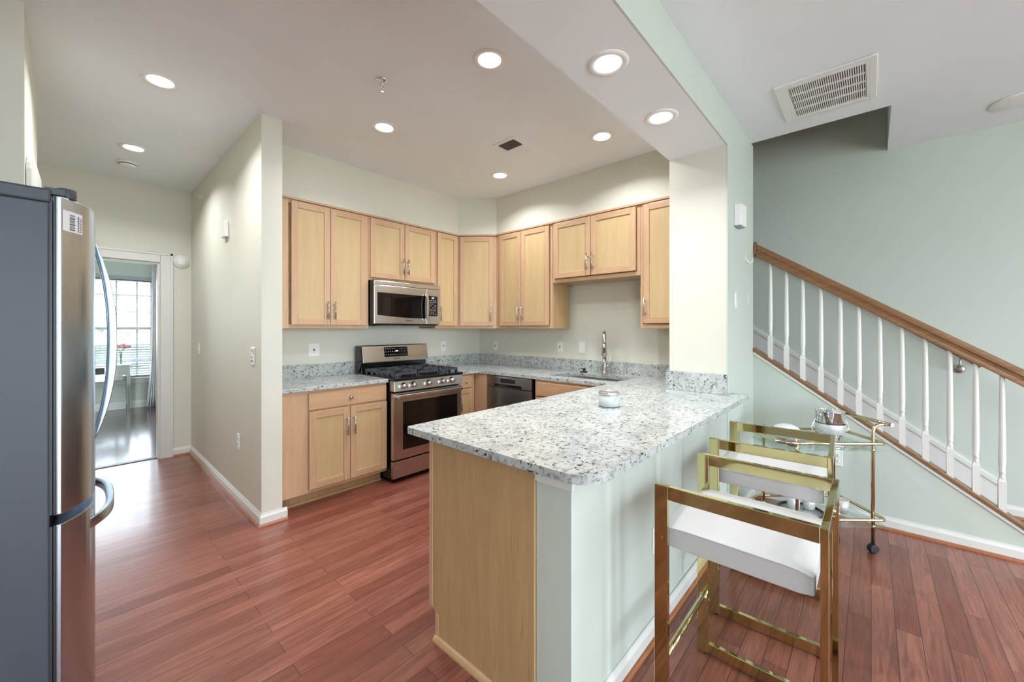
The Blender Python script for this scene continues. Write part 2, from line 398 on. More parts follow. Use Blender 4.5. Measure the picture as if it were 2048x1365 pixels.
# far room
b = MB(); b.box((-2.2, 5.62, 0), (-2.1, 9.5, ZC)); b.box((1.6, 5.62, 0), (1.7, 9.5, ZC)); struct('wall_far_room_side', b, 'green')
WX0, WX1, WZ0, WZ1 = -1.07, 0.96, 0.52, 2.20  # left half, hidden by the refrigerator, added to let in more daylight
b = MB()
b.box((-2.2, 9.4, 0), (WX0, 9.52, ZC)); b.box((WX1, 9.4, 0), (1.7, 9.52, ZC)); b.box((WX0, 9.4, 0), (WX1, 9.52, WZ0)); b.box((WX0, 9.4, WZ1), (WX1, 9.52, ZC)); struct('wall_far_room_window', b, 'green')

# baseboards with a wooden shoe mould, door casing, beam edge
def baseboard(name, path, side, h=0.085, t=0.014, shoe='shoe', sh=0.018, kind='trim'):
    """path: xy points; side=+1 puts the board on the left of the direction of travel"""
    b = MB()
    P2 = [Vector((p[0], p[1])) for p in path]
    def off(d):
        out = []
        for i, p in enumerate(P2):
            ns = []
            if i > 0: e = (p-P2[i-1]).normalized(); ns.append(Vector((-e.y, e.x))*side)
            if i < len(P2)-1: e = (P2[i+1]-p).normalized(); ns.append(Vector((-e.y, e.x))*side)
            if len(ns) == 1: out.append(p+ns[0]*d)
            else:
                m = (ns[0]+ns[1]); m = m/m.dot(ns[0]); out.append(p+m*d)
        return out
    prof = [(0, 0, 0), (t, 0, 0), (t, h*0.72, 0), (t*0.75, h*0.80, 0), (t*0.45, h*0.9, 0), (t*0.35, h, 0), (0, h, 0)]
    sp = [(t, 0), (t+sh*0.75, 0), (t+sh*0.7, sh*0.45), (t+sh*0.4, sh*0.85), (t, sh)]
    for pr_, mi in (([(x, z) for x, z, _ in prof], 0), (sp, 1)):
        rows = []
        for i in range(len(P2)): rows.append([])
        for x, z in pr_:
            for i, q in enumerate(off(x)): rows[i].append((q.x, q.y, z))
        b.grid(rows, mi, False, True)
        n = len(pr_); b.add(rows[0], [tuple(range(n))], mi); b.add(rows[-1], [tuple(range(n))[::-1]], mi)
    return struct(name, b, [kind, shoe])
baseboard('baseboard_hall', [(0.714, 5.50), (0.87, 5.50), (0.87, 3.10), (1.03, 3.10)], -1)
baseboard('baseboard_pony', [(1.075, 0.715), (2.93, 0.71), (3.70, 0.71), (3.70, -0.95)], -1)
baseboard('baseboard_stair', [(4.53, -0.70), (4.53, -3.0)], -1)
baseboard('baseboard_far_room', [(-2.1, 9.4), (1.6, 9.4)], -1, h=0.12, shoe='trim')
b = MB()   # door casing with inner step, jambs
for x0, x1, z0, z1 in ((0.614, 0.71, 0, 2.135), (-0.245, -0.15, 0, 2.135), (-0.15, 0.614, 2.045, 2.135)):
    b.box((x0, 5.482, z0), (x1, 5.50, z1))
for x0, x1, z0, z1 in ((0.694, 0.716, 0, 2.145), (-0.255, -0.233, 0, 2.145), (-0.255, 0.716, 2.123, 2.145)): b.box((x0, 5.474, z0), (x1, 5.50, z1))
b.box((0.596, 5.50, 0), (0.614, 5.62, 2.045)); b.box((-0.15, 5.50, 0), (-0.132, 5.62, 2.045)); b.box((-0.132, 5.50, 2.027), (0.596, 5.62, 2.045))
struct('trim_1', b, 'trim', 0.002)
b = MB(); b.box((1.063, 0.703, 0.836), (1.075, 0.857, 0.872)); b.box((1.058, 0.697, 0.872), (1.075, 0.857, 0.884)); struct('trim_2', b, 'trim', 0.002)

# ------------------------------------------------------------------ cabinets (local frame: x along the front, y into the wall, z up, front at y = 0)
def door_parts(root, x0, x1, z0, z1, pull=None, pz=None, depth=0.02, sw=0.052):
    """shaker door: stiles, rails, recessed panel and a bar pull"""
    b = MB(); y0, y1 = -depth, -0.001
    b.box((x0, y0, z0), (x0+sw, y1, z1), 0); b.box((x1-sw, y0, z0), (x1, y1, z1), 0)
    b.box((x0+sw, y0, z0), (x1-sw, y1, z0+sw), 1); b.box((x0+sw, y0, z1-sw), (x1-sw, y1, z1), 1)
    d = mk('door', b, ['maple', 'maple_h'], root, 0.0025, True)
    p = MB(); p.box((x0+sw-0.004, y0+0.009, z0+sw-0.004), (x1-sw+0.004, y1-0.002, z1-sw+0.004)); mk('door_panel', p, 'panel', d, 0, True)
    if pull is not None: pull_bar(d, pull, pz, y0)
    return d
def pull_bar(d, x, z, y0, ln=0.155):
    h = MB(); h.cyl((x, y0-0.030, z-ln/2), (x, y0-0.030, z+ln/2), 0.0058, seg=12)
    for s in (-1, 1): h.cyl((x, y0, z+s*ln*0.33), (x, y0-0.030, z+s*ln*0.33), 0.0042, seg=10)
    mk('door_handle', h, 'nickel', d, 0, True)
def drawer_parts(root, x0, x1, z0, z1, knob=True):
    b = MB(); b.box((x0, -0.02, z0), (x1, -0.001, z1)); d = mk('drawer', b, 'maple_h', root, 0.005, True, 3)
    if knob:
        k = MB(); xc, zc = (x0+x1)/2, (z0+z1)/2
        k.lathe([(0.0, 0.0), (0.006, 0.0), (0.006, 0.012), (0.013, 0.017), (0.0145, 0.022), (0.012, 0.027), (0.0, 0.029)], (xc, -0.02, zc), 16, axis=1)
        mk('drawer_knob', k, 'nickel', d, 0, True)
    return d
def cabinet(name, label, loc, rz, w, h, dep, group):
    root = thing(name, label, 'cabinet', loc, rz, group)
    return root
def carcass(root, w, z0, z1, dep, st=0.04, sl=None):
    sl = sl or st
    b = MB(); b.box((0, 0.019, z0), (w, dep, z1), 2)          # body behind a face frame
    b.box((0, 0, z0), (sl, 0.019, z1), 0); b.box((w-st, 0, z0), (w, 0.019, z1), 0)
    b.box((sl, 0, z0), (w-st, 0.019, z0+0.035), 1); b.box((sl, 0, z1-0.03), (w-st, 0.019, z1), 1)
    return mk('cabinet_body', b, ['maple', 'maple_h', 'endpanel'], root, 0.0012, True)
UB, UT = 1.357, 2.408      # underside and top of the uppers
UG = 'maple upper cabinets'; BG = 'maple base cabinets'
D = 0.304
FY, FX = 3.50, 3.24
r = cabinet('upper_cabinet', 'tall maple two-door upper cabinet next to the wall end, left of the microwave', (1.003, FY, UB), 0, 0, 0, 0, UG)
carcass(r, 0.860, 0, UT-UB, D, 0.03, 0.17)
door_parts(r, 0.187, 0.500, 0.032, 1.042, 0.474, 0.155); door_parts(r, 0.504, 0.832, 0.032, 1.042, 0.533, 0.155)
r = cabinet('upper_cabinet', 'short maple two-door upper cabinet directly above the microwave', (1.865, FY, UB), 0, 0, 0, 0, UG)
carcass(r, 0.768, 0.458, UT-UB, D); door_parts(r, 0.012, 0.378, 0.485, 1.042, 0.352, 0.615); door_parts(r, 0.384, 0.752, 0.485, 1.042, 0.410, 0.615)
r = cabinet('upper_cabinet', 'narrow single-door maple upper cabinet right of the microwave', (2.635, FY, UB), 0, 0, 0, 0, UG)
carcass(r, 0.322, 0, UT-UB, D, 0.02); door_parts(r, 0.019, 0.296, 0.032, 1.042, 0.045, 0.155)
# diagonal corner unit
r = cabinet('upper_cabinet', 'diagonal single-door maple corner upper cabinet', (2.96, FY, UB), math.atan2(3.165-3.50, 3.24-2.96), 0, 0, 0, UG)
dw = math.hypot(0.28, 0.335)
b = MB(); ang = math.atan2(-0.335, 0.28); ca_, sa_ = math.cos(-ang), math.sin(-ang)
def toloc(x, y): dx, dy = x-2.96, y-FY; return (dx*ca_-dy*sa_, dx*sa_+dy*ca_)
b.prism([toloc(*p) for p in ((2.961, 3.499), (3.239, 3.166), (3.572, 3.166), (3.572, 3.802), (2.961, 3.802))], 0, UT-UB)
mk('cabinet_body', b, ['maple'], r, 0.0012, True)
door_parts(r, 0.022, dw-0.035, 0.032, 1.042, dw-0.062, 0.155)
r = cabinet('upper_cabinet', 'tall maple two-door upper cabinet right of the diagonal corner unit', (FX, 3.163, UB), -PI/2, 0, 0, 0, UG)
carcass(r, 0.783, 0, UT-UB, D, 0.03); door_parts(r, 0.058, 0.376, 0.032, 1.042, 0.350, 0.155); door_parts(r, 0.382, 0.750, 0.032, 1.042, 0.408, 0.155)
r = cabinet('upper_cabinet', 'short wide maple two-door upper cabinet over the sink', (FX, 2.378, UB), -PI/2, 0, 0, 0, UG)
carcass(r, 0.922, 0.455, UT-UB, D, 0.03); door_parts(r, 0.028, 0.445, 0.497, 1.042, 0.420, 0.62); door_parts(r, 0.451, 0.888, 0.497, 1.042, 0.476, 0.62)
r = cabinet('upper_cabinet', 'narrow single-door maple upper cabinet between the sink and the column', (FX, 1.454, UB), -PI/2, 0, 0, 0, UG)
carcass(r, 0.355, 0, UT-UB, D, 0.02); door_parts(r, 0.03, 0.322, 0.045, 1.042, 0.050, 0.18)
# strip along the cabinet tops
b = MB()
def strip(pts, z0, z1, o0, o1):
    rows = []
    for d in (o0, o1):
        q = [(pts[0][0], pts[0][1]-d), (pts[1][0]-d*0.45, pts[1][1]-d), (pts[2][0]-d, pts[2][1]-d*0.45), (pts[3][0]-d, pts[3][1])]
        rows.append(q)
    for i in range(3):
        a0, a1 = rows[0][i], rows[0][i+1]; c1, c0 = rows[1][i+1], rows[1][i]
        b.prism([a0, a1, c1, c0], z0, z1)
strip([(1.003, FY), (2.96, FY), (FX, 3.165), (FX, 1.098)], 2.4095, 2.426, 0.0005, 0.022)
o = mk('cabinet_crown_strip', b, ['maple_h']); tag(o, 'thin maple strip running along the tops of all upper cabinets', 'trim')

# base cabinets
BY, BX = 3.17, 2.91
r = cabinet('base_cabinet', 'maple base cabinet with one drawer over two doors, left of the range', (1.003, BY, 0), 0, 0, 0, 0, BG)
b = MB(); b.box((0, 0.019, 0.105), (0.853, 0.62, 0.882), 2); b.box((0, 0, 0.105), (0.165, 0.019, 0.882), 0); b.box((0.813, 0, 0.105), (0.853, 0.019, 0.882), 0); b.box((0.165, 0, 0.105), (0.2, 0.019, 0.882), 0)
b.box((0.2, 0, 0.105), (0.813, 0.019, 0.14), 1); b.box((0.2, 0, 0.85), (0.813, 0.019, 0.882), 1); b.box((0.2, 0, 0.70), (0.813, 0.019, 0.75), 1)
mk('cabinet_body', b, ['maple', 'maple_h', 'endpanel'], r, 0.0012, True)
b = MB(); b.box((0, 0.10, 0), (0.853, 0.60, 0.105), 0); b.box((0, 0.088, 0), (0.853, 0.10, 0.02), 1); mk('toe_kick', b, ['endpanel', 'shoe_m'], r, 0, True)
drawer_parts(r, 0.196, 0.845, 0.735, 0.862)
door_parts(r, 0.200, 0.517, 0.133, 0.720, 0.490, 0.575); door_parts(r, 0.521, 0.848, 0.133, 0.720, 0.548, 0.575)
r = cabinet('base_cabinet', 'narrow maple base cabinet with drawer and door, right of the range', (2.645, BY, 0), 0, 0, 0, 0, BG)
b = MB(); b.box((0, 0.019, 0.105), (0.262, 0.62, 0.882), 2); b.box((0, 0, 0.105), (0.262, 0.019, 0.882), 0)
mk('cabinet_body', b, ['maple', 'maple_h', 'endpanel'], r, 0.0012, True)
b = MB(); b.box((0, 0.10, 0), (0.262, 0.60, 0.105), 0); mk('toe_kick', b, ['endpanel'], r, 0, True)
drawer_parts(r, 0.02, 0.215, 0.735, 0.862); door_parts(r, 0.02, 0.215, 0.133, 0.720, 0.045, 0.575, sw=0.045)
r = cabinet('base_cabinet', 'plain maple corner filler panel left of the dishwasher', (BX, 3.168, 0), -PI/2, 0, 0, 0, BG)
b = MB(); b.box((0, 0, 0.105), (0.185, 0.02, 0.882), 0); b.box((0, 0.02, 0.105), (0.03, 0.4, 0.882), 0); mk('cabinet_body', b, ['maple'], r, 0.0012, True)
b = MB(); b.box((0, 0.08, 0), (0.185, 0.10, 0.105), 0); mk('toe_kick', b, ['endpanel'], r, 0, True)
r = cabinet('base_cabinet', 'maple sink base cabinet right of the dishwasher', (BX, 2.335, 0), -PI/2, 0, 0, 0, BG)
b = MB(); b.box((0, 0, 0.105), (0.79, 0.019, 0.882), 0); b.box((0, 0.019, 0.105), (0.019, 0.62, 0.882), 2); b.box((0.771, 0.019, 0.105), (0.79, 0.62, 0.882), 2); b.box((0.019, 0.019, 0.105), (0.771, 0.62, 0.125), 2)
mk('cabinet_body', b, ['maple', 'maple_h', 'endpanel'], r, 0.0012, True)
b = MB(); b.box((0, 0.08, 0), (0.79, 0.10, 0.105), 0); mk('toe_kick', b, ['endpanel'], r, 0, True)
drawer_parts(r, 0.02, 0.745, 0.735, 0.862, False); door_parts(r, 0.02, 0.38, 0.133, 0.720, 0.355, 0.575); door_parts(r, 0.385, 0.745, 0.133, 0.720, 0.410, 0.575)
# peninsula unit: finished end panel towards the camera, doors face the kitchen
r = cabinet('base_cabinet', 'peninsula base cabinet with plain maple end panel beside the white pony wall', (1.065, 0.86, 0), 0, 0, 0, 0, BG)
b = MB(); b.prism([(0.86, 0), (1.40, 0), (1.40, 0.11), (1.44, 0.135), (1.44, 0.884), (0.86, 0.884)], 1.065, 1.083, axis=0)
mk('end_panel', b, ['endpanel'], r, 0.001)
b = MB(); b.box((1.083, 0.86, 0.105), (2.88, 1.42, 0.882), 1); b.box((1.0625, 1.432, 0.135), (1.083, 1.455, 0.884), 0); b.box((1.083, 1.42, 0.105), (2.88, 1.44, 0.882), 0); b.box((1.083, 0.86, 0), (2.88, 1.385, 0.105), 1)
b.box((1.0625, 1.392, 0.02), (1.083, 1.412, 0.115), 0)
mk('cabinet_body', b, ['maple', 'endpanel'], r, 0.001)
b = MB(); b.prism([(0, 0), (-0.018, 0), (-0.017, 0.009), (-0.01, 0.018), (0, 0.022)], 0, 1)
bb = MB()
prof = [(0, 0), (-0.018, 0), (-0.017, 0.009), (-0.01, 0.018), (0, 0.022)]
bb.grid([[(1.065+x, 0.86, z) for x, z in prof], [(1.065+x, 1.412, z) for x, z in prof]], 0, False, True)
bb.add([(1.065+x, 1.412, z) for x, z in prof], [(0, 1, 2, 3, 4)]); bb.add([(1.065+x, 0.86, z) for x, z in prof], [(4, 3, 2, 1, 0)])
mk('shoe_mould', bb, 'shoe_m', r)
for i in range(3):
    x0 = 1.12+i*0.58
    for xa, xb, hx in ((x0, x0+0.27, x0+0.245), (x0+0.276, x0+0.546, x0+0.30)):
        dd = MB(); sw = 0.052
        dd.box((xa, 1.441, 0.133), (xa+sw, 1.46, 0.862)); dd.box((xb-sw, 1.441, 0.133), (xb, 1.46, 0.862)); dd.box((xa+sw, 1.441, 0.133), (xb-sw, 1.46, 0.185), 1); dd.box((xa+sw, 1.441, 0.81), (xb-sw, 1.46, 0.862), 1)
        d_ = mk('door', dd, ['maple', 'maple_h'], r, 0.0025)
        pp = MB(); pp.box((xa+sw-0.004, 1.442, 0.181), (xb-sw+0.004, 1.452, 0.814)); mk('door_panel', pp, 'panel', d_)
        hh = MB(); hh.cyl((hx, 1.49, 0.63), (hx, 1.49, 0.785), 0.0058, seg=10)
        for zz in (0.656, 0.759): hh.cyl((hx, 1.46, zz), (hx, 1.49, zz), 0.0042, seg=8)
        mk('door_handle', hh, 'nickel', d_)

# ------------------------------------------------------------------ worktops
CT, CB = 0.914, 0.884
b = MB()
b.box((1.003, 3.14, CB), (1.862, 3.785, CT)); o = mk('countertop', b, 'granite', None, 0.004, seg=3)
tag(o, 'short white granite worktop left of the range', 'countertop')
SX0, SX1, SY0, SY1 = 3.04, 3.385, 1.57, 2.26      # sink cut-out
outer = [(2.640, 3.785), (2.640, 3.14), (2.80, 3.13)] + arcpts((2.80, 3.04), 0.09, 90, 0, 6) + arcpts((2.95, 1.615), 0.06, 180, 270, 6)[:0] + [(2.89, 1.62)] + arcpts((2.83, 1.62), 0.06, 0, -90, 5)
outer += [(2.83, 1.557)] + [(1.0, 1.557)] if False else [(2.80, 1.558)]
outer += [(1.024, 1.558), (1.012, 1.548)]
outer += arcpts((1.112, 0.703), 0.1, 180, 270, 10)
outer += [(3.02, 0.603), (3.045, 0.615), (3.045, 0.709), (2.929, 0.709), (2.929, 1.096), (3.554, 1.096), (3.554, 3.785)]
# build as bmesh with a rectangular hole: outer loop joined with the hole by a triangulated fill
def slab_with_hole(name, outer, hole, z0, z1, mat):
    bm = bmesh.new()
    def loop(pts, z):
        vs_ = [bm.verts.new((x, y, z)) for x, y in pts]
        return vs_, [bm.edges.new((vs_[i], vs_[(i+1) % len(vs_)])) for i in range(len(vs_))]
    for z in (z0, z1):
        vo, eo = loop(outer, z); vh, eh = loop(hole, z)
        bmesh.ops.triangle_fill(bm, use_beauty=True, use_dissolve=False, edges=eo+eh)
        if z == z0: lo = (vo, vh)
        else: hi = (vo, vh)
    for A_, B_ in zip(lo, hi):
        n = len(A_)
        for i in range(n): bm.faces.new((A_[i], A_[(i+1) % n], B_[(i+1) % n], B_[i]))
    bmesh.ops.recalc_face_normals(bm, faces=bm.faces)
    me = bpy.data.meshes.new(name); bm.to_mesh(me); bm.free(); me.materials.append(M[mat])
    o = bpy.data.objects.new(name, me); COL.objects.link(o)
    m = o.modifiers.new('edge', 'BEVEL'); m.width = 0.004; m.segments = 3; m.limit_method = 'ANGLE'; m.angle_limit = R(50)
    return o
o = slab_with_hole('countertop', outer, [(SX0, SY0), (SX1, SY0), (SX1, SY1), (SX0, SY1)], CB, CT, 'granite')
tag(o, 'L-shaped white granite worktop with sink cut-out and rounded peninsula corner', 'countertop')
def splash(a, bb_, label):
    b = MB(); b.box(a, bb_); return tag(mk('backsplash', b, 'granite', None, 0.002), label, 'backsplash', 'granite backsplashes')
splash((1.003, 3.785, CT-0.03), (1.872, 3.803, 1.032), 'low granite backsplash left of the range')
splash((2.640, 3.785, CT-0.03), (3.573, 3.803, 1.032), 'low granite backsplash right of the range')
splash((3.555, 1.097, CT-0.03), (3.573, 3.784, 1.032), 'long low granite backsplash behind the sink')
splash((2.908, 0.712, CT+0.0005), (2.928, 1.112, 1.052), 'short granite backsplash block against the column')

# sink, faucet, strainer
r = thing('kitchen_sink', 'undermount stainless sink below the granite cut-out', 'sink', ((SX0+SX1)/2, (SY0+SY1)/2, 0.70))
b = MB(); x0, x1, y0, y1 = SX0-0.006, SX1+0.006, SY0-0.006, SY1+0.006
def ring(z, i): return [(x0+i, y0+i, z), (x1-i, y0+i, z), (x1-i, y1-i, z), (x0+i, y1-i, z)]
b.grid([ring(0.883, -0.015), ring(0.883, 0), ring(0.72, 0.008), ring(0.70, 0.03)], 0, False, True); b.add(ring(0.70, 0.03), [(0, 1, 2, 3)])
mk('basin', b, 'steel', r)
b = MB(); b.lathe([(0.045, 0.7005), (0.045, 0.704), (0.03, 0.705), (0.02, 0.702)], ((SX0+SX1)/2, (SY0+SY1)/2, 0), 20); mk('drain', b, 'chrome', r)
fx, fy = 3.475, 1.925
r = thing('kitchen_faucet', 'brushed nickel pull-down faucet standing behind the sink', 'faucet', (fx, fy, CT))
fd = Vector((-0.885, -0.465, 0))
def fp(t, z): return (fx+fd.x*t, fy+fd.y*t, z)
b = MB(); b.lathe([(0.030, 0), (0.030, 0.012), (0.025, 0.018), (0.024, 0.10), (0.019, 0.15)], (fx, fy, CT), 20); mk('faucet_body', b, 'nickel', r)
b = MB(); pts = [fp(0, 1.06), fp(0, 1.24)] + [fp(0.085-0.085*math.cos(R(a)), 1.24+0.08*math.sin(R(a))) for a in range(15, 181, 15)] + [fp(0.17, 1.21)]
b.tube(pts, 0.0165, 14); mk('spout', b, 'nickel', r)
b = MB(); b.lathe([(0.0175, 0), (0.019, -0.03), (0.025, -0.07), (0.027, -0.105), (0.023, -0.112)][::-1], fp(0.17, 1.215), 18); sp = mk('spray_head', b, 'nickel', r)
b = MB(); c = Vector(fp(0.1925, 1.155)); b.obox(c+Vector((0.465, -0.885, 0))*-0.009+Vector((0, 0, -0.026)), Vector((0.465, -0.885, 0))*0.018, fd*0.006, (0, 0, 0.05)); mk('spray_button', b, 'rubber', sp)
b = MB(); sd = Vector((0.465, -0.885, 0)); p0 = Vector((fx, fy, 0.99))
b.cyl(p0, p0+sd*0.055, 0.014, seg=14); b.cyl(p0+sd*0.048+Vector((0, 0, -0.005)), p0+sd*0.062+Vector((0, 0, 0.085)), 0.006, 0.005, 10); mk('lever_handle', b, 'nickel', r)
b = MB(); b.lathe([(0.038, 0), (0.04, 0.006), (0.02, 0.012), (0.012, 0.016), (0.012, 0.03), (0.02, 0.033), (0.019, 0.04), (0, 0.042)], (3.47, 2.155, CT), 22)
tag(mk('sink_stopper', b, 'rubber'), 'small black rubber sink stopper on the granite left of the faucet', 'stopper')

# ------------------------------------------------------------------ range (front faces -y)
RX0, RX1, RF = 1.866, 2.636, 3.07
r = thing('gas_range', 'freestanding stainless gas range with black oven window', 'range', ((RX0+RX1)/2, 3.4, 0))
b = MB(); b.box((RX0+0.004, RF+0.04, 0.03), (RX1-0.004, 3.75, 0.895)); b.box((RX0+0.03, RF+0.08, 0), (RX1-0.03, 3.70, 0.03)); mk('range_body', b, 'black', r, 0.003)
b = MB(); b.box((RX0, RF, 0.205), (RX1, RF+0.04, 0.788)); od = mk('oven_door', b, 'steel', r, 0.004)
b = MB(); b.box((RX0+0.095, RF-0.002, 0.285), (RX1-0.055, RF+0.004, 0.708)); mk('oven_window', b, 'oven', od, 0.001)
b = MB(); b.box((RX0+0.022, RF-0.052, 0.742), (RX1-0.022, RF-0.034, 0.778)); b.box((RX0+0.022, RF-0.036, 0.748), (RX0+0.06, RF+0.001, 0.772)); b.box((RX1-0.06, RF-0.036, 0.748), (RX1-0.022, RF+0.001, 0.772)); mk('oven_handle', b, 'steel', od, 0.007, seg=3)
b = MB(); b.box((RX0, RF+0.002, 0.045), (RX1, RF+0.04, 0.192)); mk('storage_drawer', b, 'steel', r, 0.004)
b = MB(); b.prism([(3.05, 0.806), (3.065, 0.897), (3.13, 0.897), (3.13, 0.806)], RX0, RX1, axis=0); mk('control_panel', b, 'steel', r, 0.003)
for x in (1.957, 2.059, 2.222, 2.384, 2.494):
    k = MB(); k.lathe([(0.0, 0), (0.029, 0), (0.029, 0.006), (0.024, 0.012), (0.022, 0.034), (0.018, 0.038), (0.0, 0.038)], (x, 3.054, 0.853), 20, axis=1)
    ko = mk('control_knob', k, 'chrome', r)
    g = MB(); g.box((x-0.006, 3.010, 0.833), (x+0.006, 3.019, 0.873)); mk('knob_grip', g, 'steel', ko, 0.003)
b = MB(); b.box((RX0-0.004, 3.045, 0.898), (RX1+0.004, 3.76, 0.922)); mk('cooktop', b, 'black', r, 0.006, seg=3)
gi = MB(); z0, z1 = 0.945, 0.968
for k in range(3):
    xa, xb = RX0+0.03+k*0.241, RX0+0.03+k*0.241+0.229; ya, yb = 3.095, 3.625; t = 0.012
    gi = MB()
    gi.box((xa, ya, z0), (xa+t, yb, z1)); gi.box((xb-t, ya, z0), (xb, yb, z1)); gi.box((xa, ya, z0), (xb, ya+t, z1)); gi.box((xa, yb-t, z0), (xb, yb, z1))
    gi.box((xa, (ya+yb)/2-t/2, z0), (xb, (ya+yb)/2+t/2, z1))
    for yc in (ya+(yb-ya)*0.25, ya+(yb-ya)*0.75):
        gi.box((xa, yc-t/2, z0+0.006), (xa+0.075, yc+t/2, z1+0.004)); gi.box((xb-0.075, yc-t/2, z0+0.006), (xb, yc+t/2, z1+0.004))
    xm = (xa+xb)/2
    for (y0_, y1_) in ((ya, ya+0.095), ((ya+yb)/2-0.08, (ya+yb)/2+0.08), (yb-0.095, yb)): gi.box((xm-t/2, y0_, z0+0.006), (xm+t/2, y1_, z1+0.004))
    for cx_ in (xa, xb-t):
        for cy_ in (ya, ya+0.13, (ya+yb)/2-t, yb-0.14, yb-t): gi.box((cx_, cy_, 0.922), (cx_+t, cy_+t, z0))
    for yk in range(6):     # stubby feet flaring outwards along both sides
        yf = ya+0.02+yk*(yb-ya-0.065)/5
        for xs_, d_ in ((xa, -1), (xb, 1)):
            gi.prism([(xs_, z1), (xs_-d_*0.012, z1), (xs_-d_*0.012, 0.922), (xs_+d_*(0.012 if k != 1 else 0.003), 0.922)], yf, yf+0.026, axis=1) if False else gi.box((xs_-0.004, yf, 0.922), (xs_+0.004, yf+0.026, z1+0.002))
    mk('burner_grate', gi, 'iron', r, 0.003)
for cx_, cy_ in ((1.985, 3.225), (1.985, 3.49), (2.251, 3.36), (2.52, 3.225), (2.52, 3.49)):
    k = MB(); k.lathe([(0.05, 0.922), (0.048, 0.930), (0.036, 0.932), (0.036, 0.940), (0.0, 0.942)], (cx_, cy_, 0), 18); mk('burner_cap', k, 'iron', r)
b = MB(); b.box((RX0+0.012, 3.655, 0.92), (RX1-0.012, 3.76, 1.05)); b.prism([(3.64, 1.015), (3.665, 1.185), (3.76, 1.185), (3.76, 0.93), (3.70, 0.93)], RX0, RX0+0.022, axis=0); mk('backguard_base', b, 'black', r, 0.003)
b = MB(); b.prism([(3.632, 1.02), (3.632, 1.03), (3.662, 1.182), (3.672, 1.19), (3.77, 1.19), (3.77, 1.02)], RX0+0.016, RX1+0.002, axis=0); bg = mk('backguard', b, 'steel', r, 0.003)
def bgy(z): return 3.632+(z-1.03)*0.030/0.152
b = MB(); xs0, xs1 = 2.115, 2.385; b.obox((xs0, bgy(1.07)-0.003, 1.07), (xs1-xs0, 0, 0), (0, 0.006, 0), (0, bgy(1.165)-bgy(1.07), 0.095)); ds = mk('control_display', b, 'bglass', bg)
def glyphs(parent, spots, sz, mat, name):
    b = MB()
    for x, z, w in spots: b.obox((x, bgy(z)-0.0042, z), (w, 0, 0), (0, 0.002, 0), (0, 0.0008, sz))
    return mk(name, b, mat, parent)
sp_ = []
for i in range(5): sp_ += [(2.125+i*0.026, 1.147, 0.012), (2.125+i*0.026, 1.118, 0.009), (2.125+i*0.026, 1.088, 0.011)]
for i in range(5): sp_ += [(2.288+i*0.019, 1.143, 0.005), (2.288+i*0.019, 1.121, 0.005), (2.262+i*0.024, 1.088, 0.008)]
sp_ = [q for q in sp_ if not (2.235 < q[0] < 2.278 and 1.105 < q[1] < 1.16)]
glyphs(ds, sp_, 0.005, 'glyph', 'button_print'); glyphs(ds, [(2.243, 1.12, 0.009), (2.255, 1.12, 0.002), (2.260, 1.12, 0.009)], 0.014, 'screen', 'clock_digits')
text('maker_name', 'SAMSUNG', 0.016, 'ink', bg, Vector((2.25, bgy(1.05)-0.0012, 1.05))-wloc(bg), (R(79), 0, 0))

# ------------------------------------------------------------------ microwave
MX0, MX1, MF = 1.872, 2.628, 3.405
r = thing('microwave', 'stainless over-the-range microwave hanging under the short upper cabinet', 'microwave', ((MX0+MX1)/2, 3.6, 1.39))
b = MB(); b.box((MX0, MF+0.03, 1.395), (MX1, 3.80, 1.812)); mk('microwave_body', b, 'black', r, 0.003)
b = MB(); b.box((MX0, MF, 1.768), (MX1, MF+0.03, 1.805)); mk('top_vent_strip', b, 'steel', r, 0.003)
b = MB(); b.box((MX0, MF, 1.402), (2.453, MF+0.03, 1.765)); md = mk('microwave_door', b, 'steel', r, 0.004)
b = MB(); w0, w1 = 1.902, 2.438
top = [(w0, 1.697), (w1, 1.690)]; bot = [(w0+(w1-w0)*k/10, 1.484-0.024*math.sin(PI*k/20*1.2)) for k in range(11)]
b.prism([(z, x) for x, z in top[::-1]+bot], MF-0.002, MF+0.004, axis=1); wn = mk('door_glass', b, 'bglass', md)
b = MB(); b.box((1.935, MF-0.003, 1.500), (2.375, MF-0.001, 1.648)); mk('mesh_window', b, 'oven', wn)
pts = [(2.437, MF-0.004, 1.712)]+[(2.437, MF-0.012-0.042*math.sin(R(a)), 1.575+0.137*math.cos(R(a))) for a in range(12, 170, 12)]+[(2.437, MF-0.004, 1.438)]
b = MB()
rows = []
for i, p in enumerate(pts): rows.append([(p[0]-0.013, p[1], p[2]), (p[0]+0.013, p[1], p[2]), (p[0]+0.013, p[1]+0.014, p[2]), (p[0]-0.013, p[1]+0.014, p[2])])
b.grid(rows, 0, False, True); b.add(rows[0], [(0, 1, 2, 3)]); b.add(rows[-1], [(3, 2, 1, 0)]); mk('microwave_handle', b, 'steel', md, 0.004)
b = MB(); b.box((2.455, MF+0.001, 1.402), (MX1, MF+0.03, 1.765)); cp = mk('keypad_panel', b, 'steel', r, 0.003)
b = MB(); b.box((2.462, MF-0.001, 1.486), (2.592, MF+0.004, 1.694)); kp = mk('keypad', b, 'bglass', cp)
b = MB()
for i in range(4):
    for j in range(9):
        if (i+j) % 7 == 5 or (j in (7,) and i in (0, 3)): continue
        b.box((2.478+i*0.026, MF-0.002, 1.645-j*0.0175), (2.486+i*0.026+(0.003 if j % 3 == 0 else 0), MF-0.0008, 1.650-j*0.0175))
mk('key_print', b, 'glyph', kp)
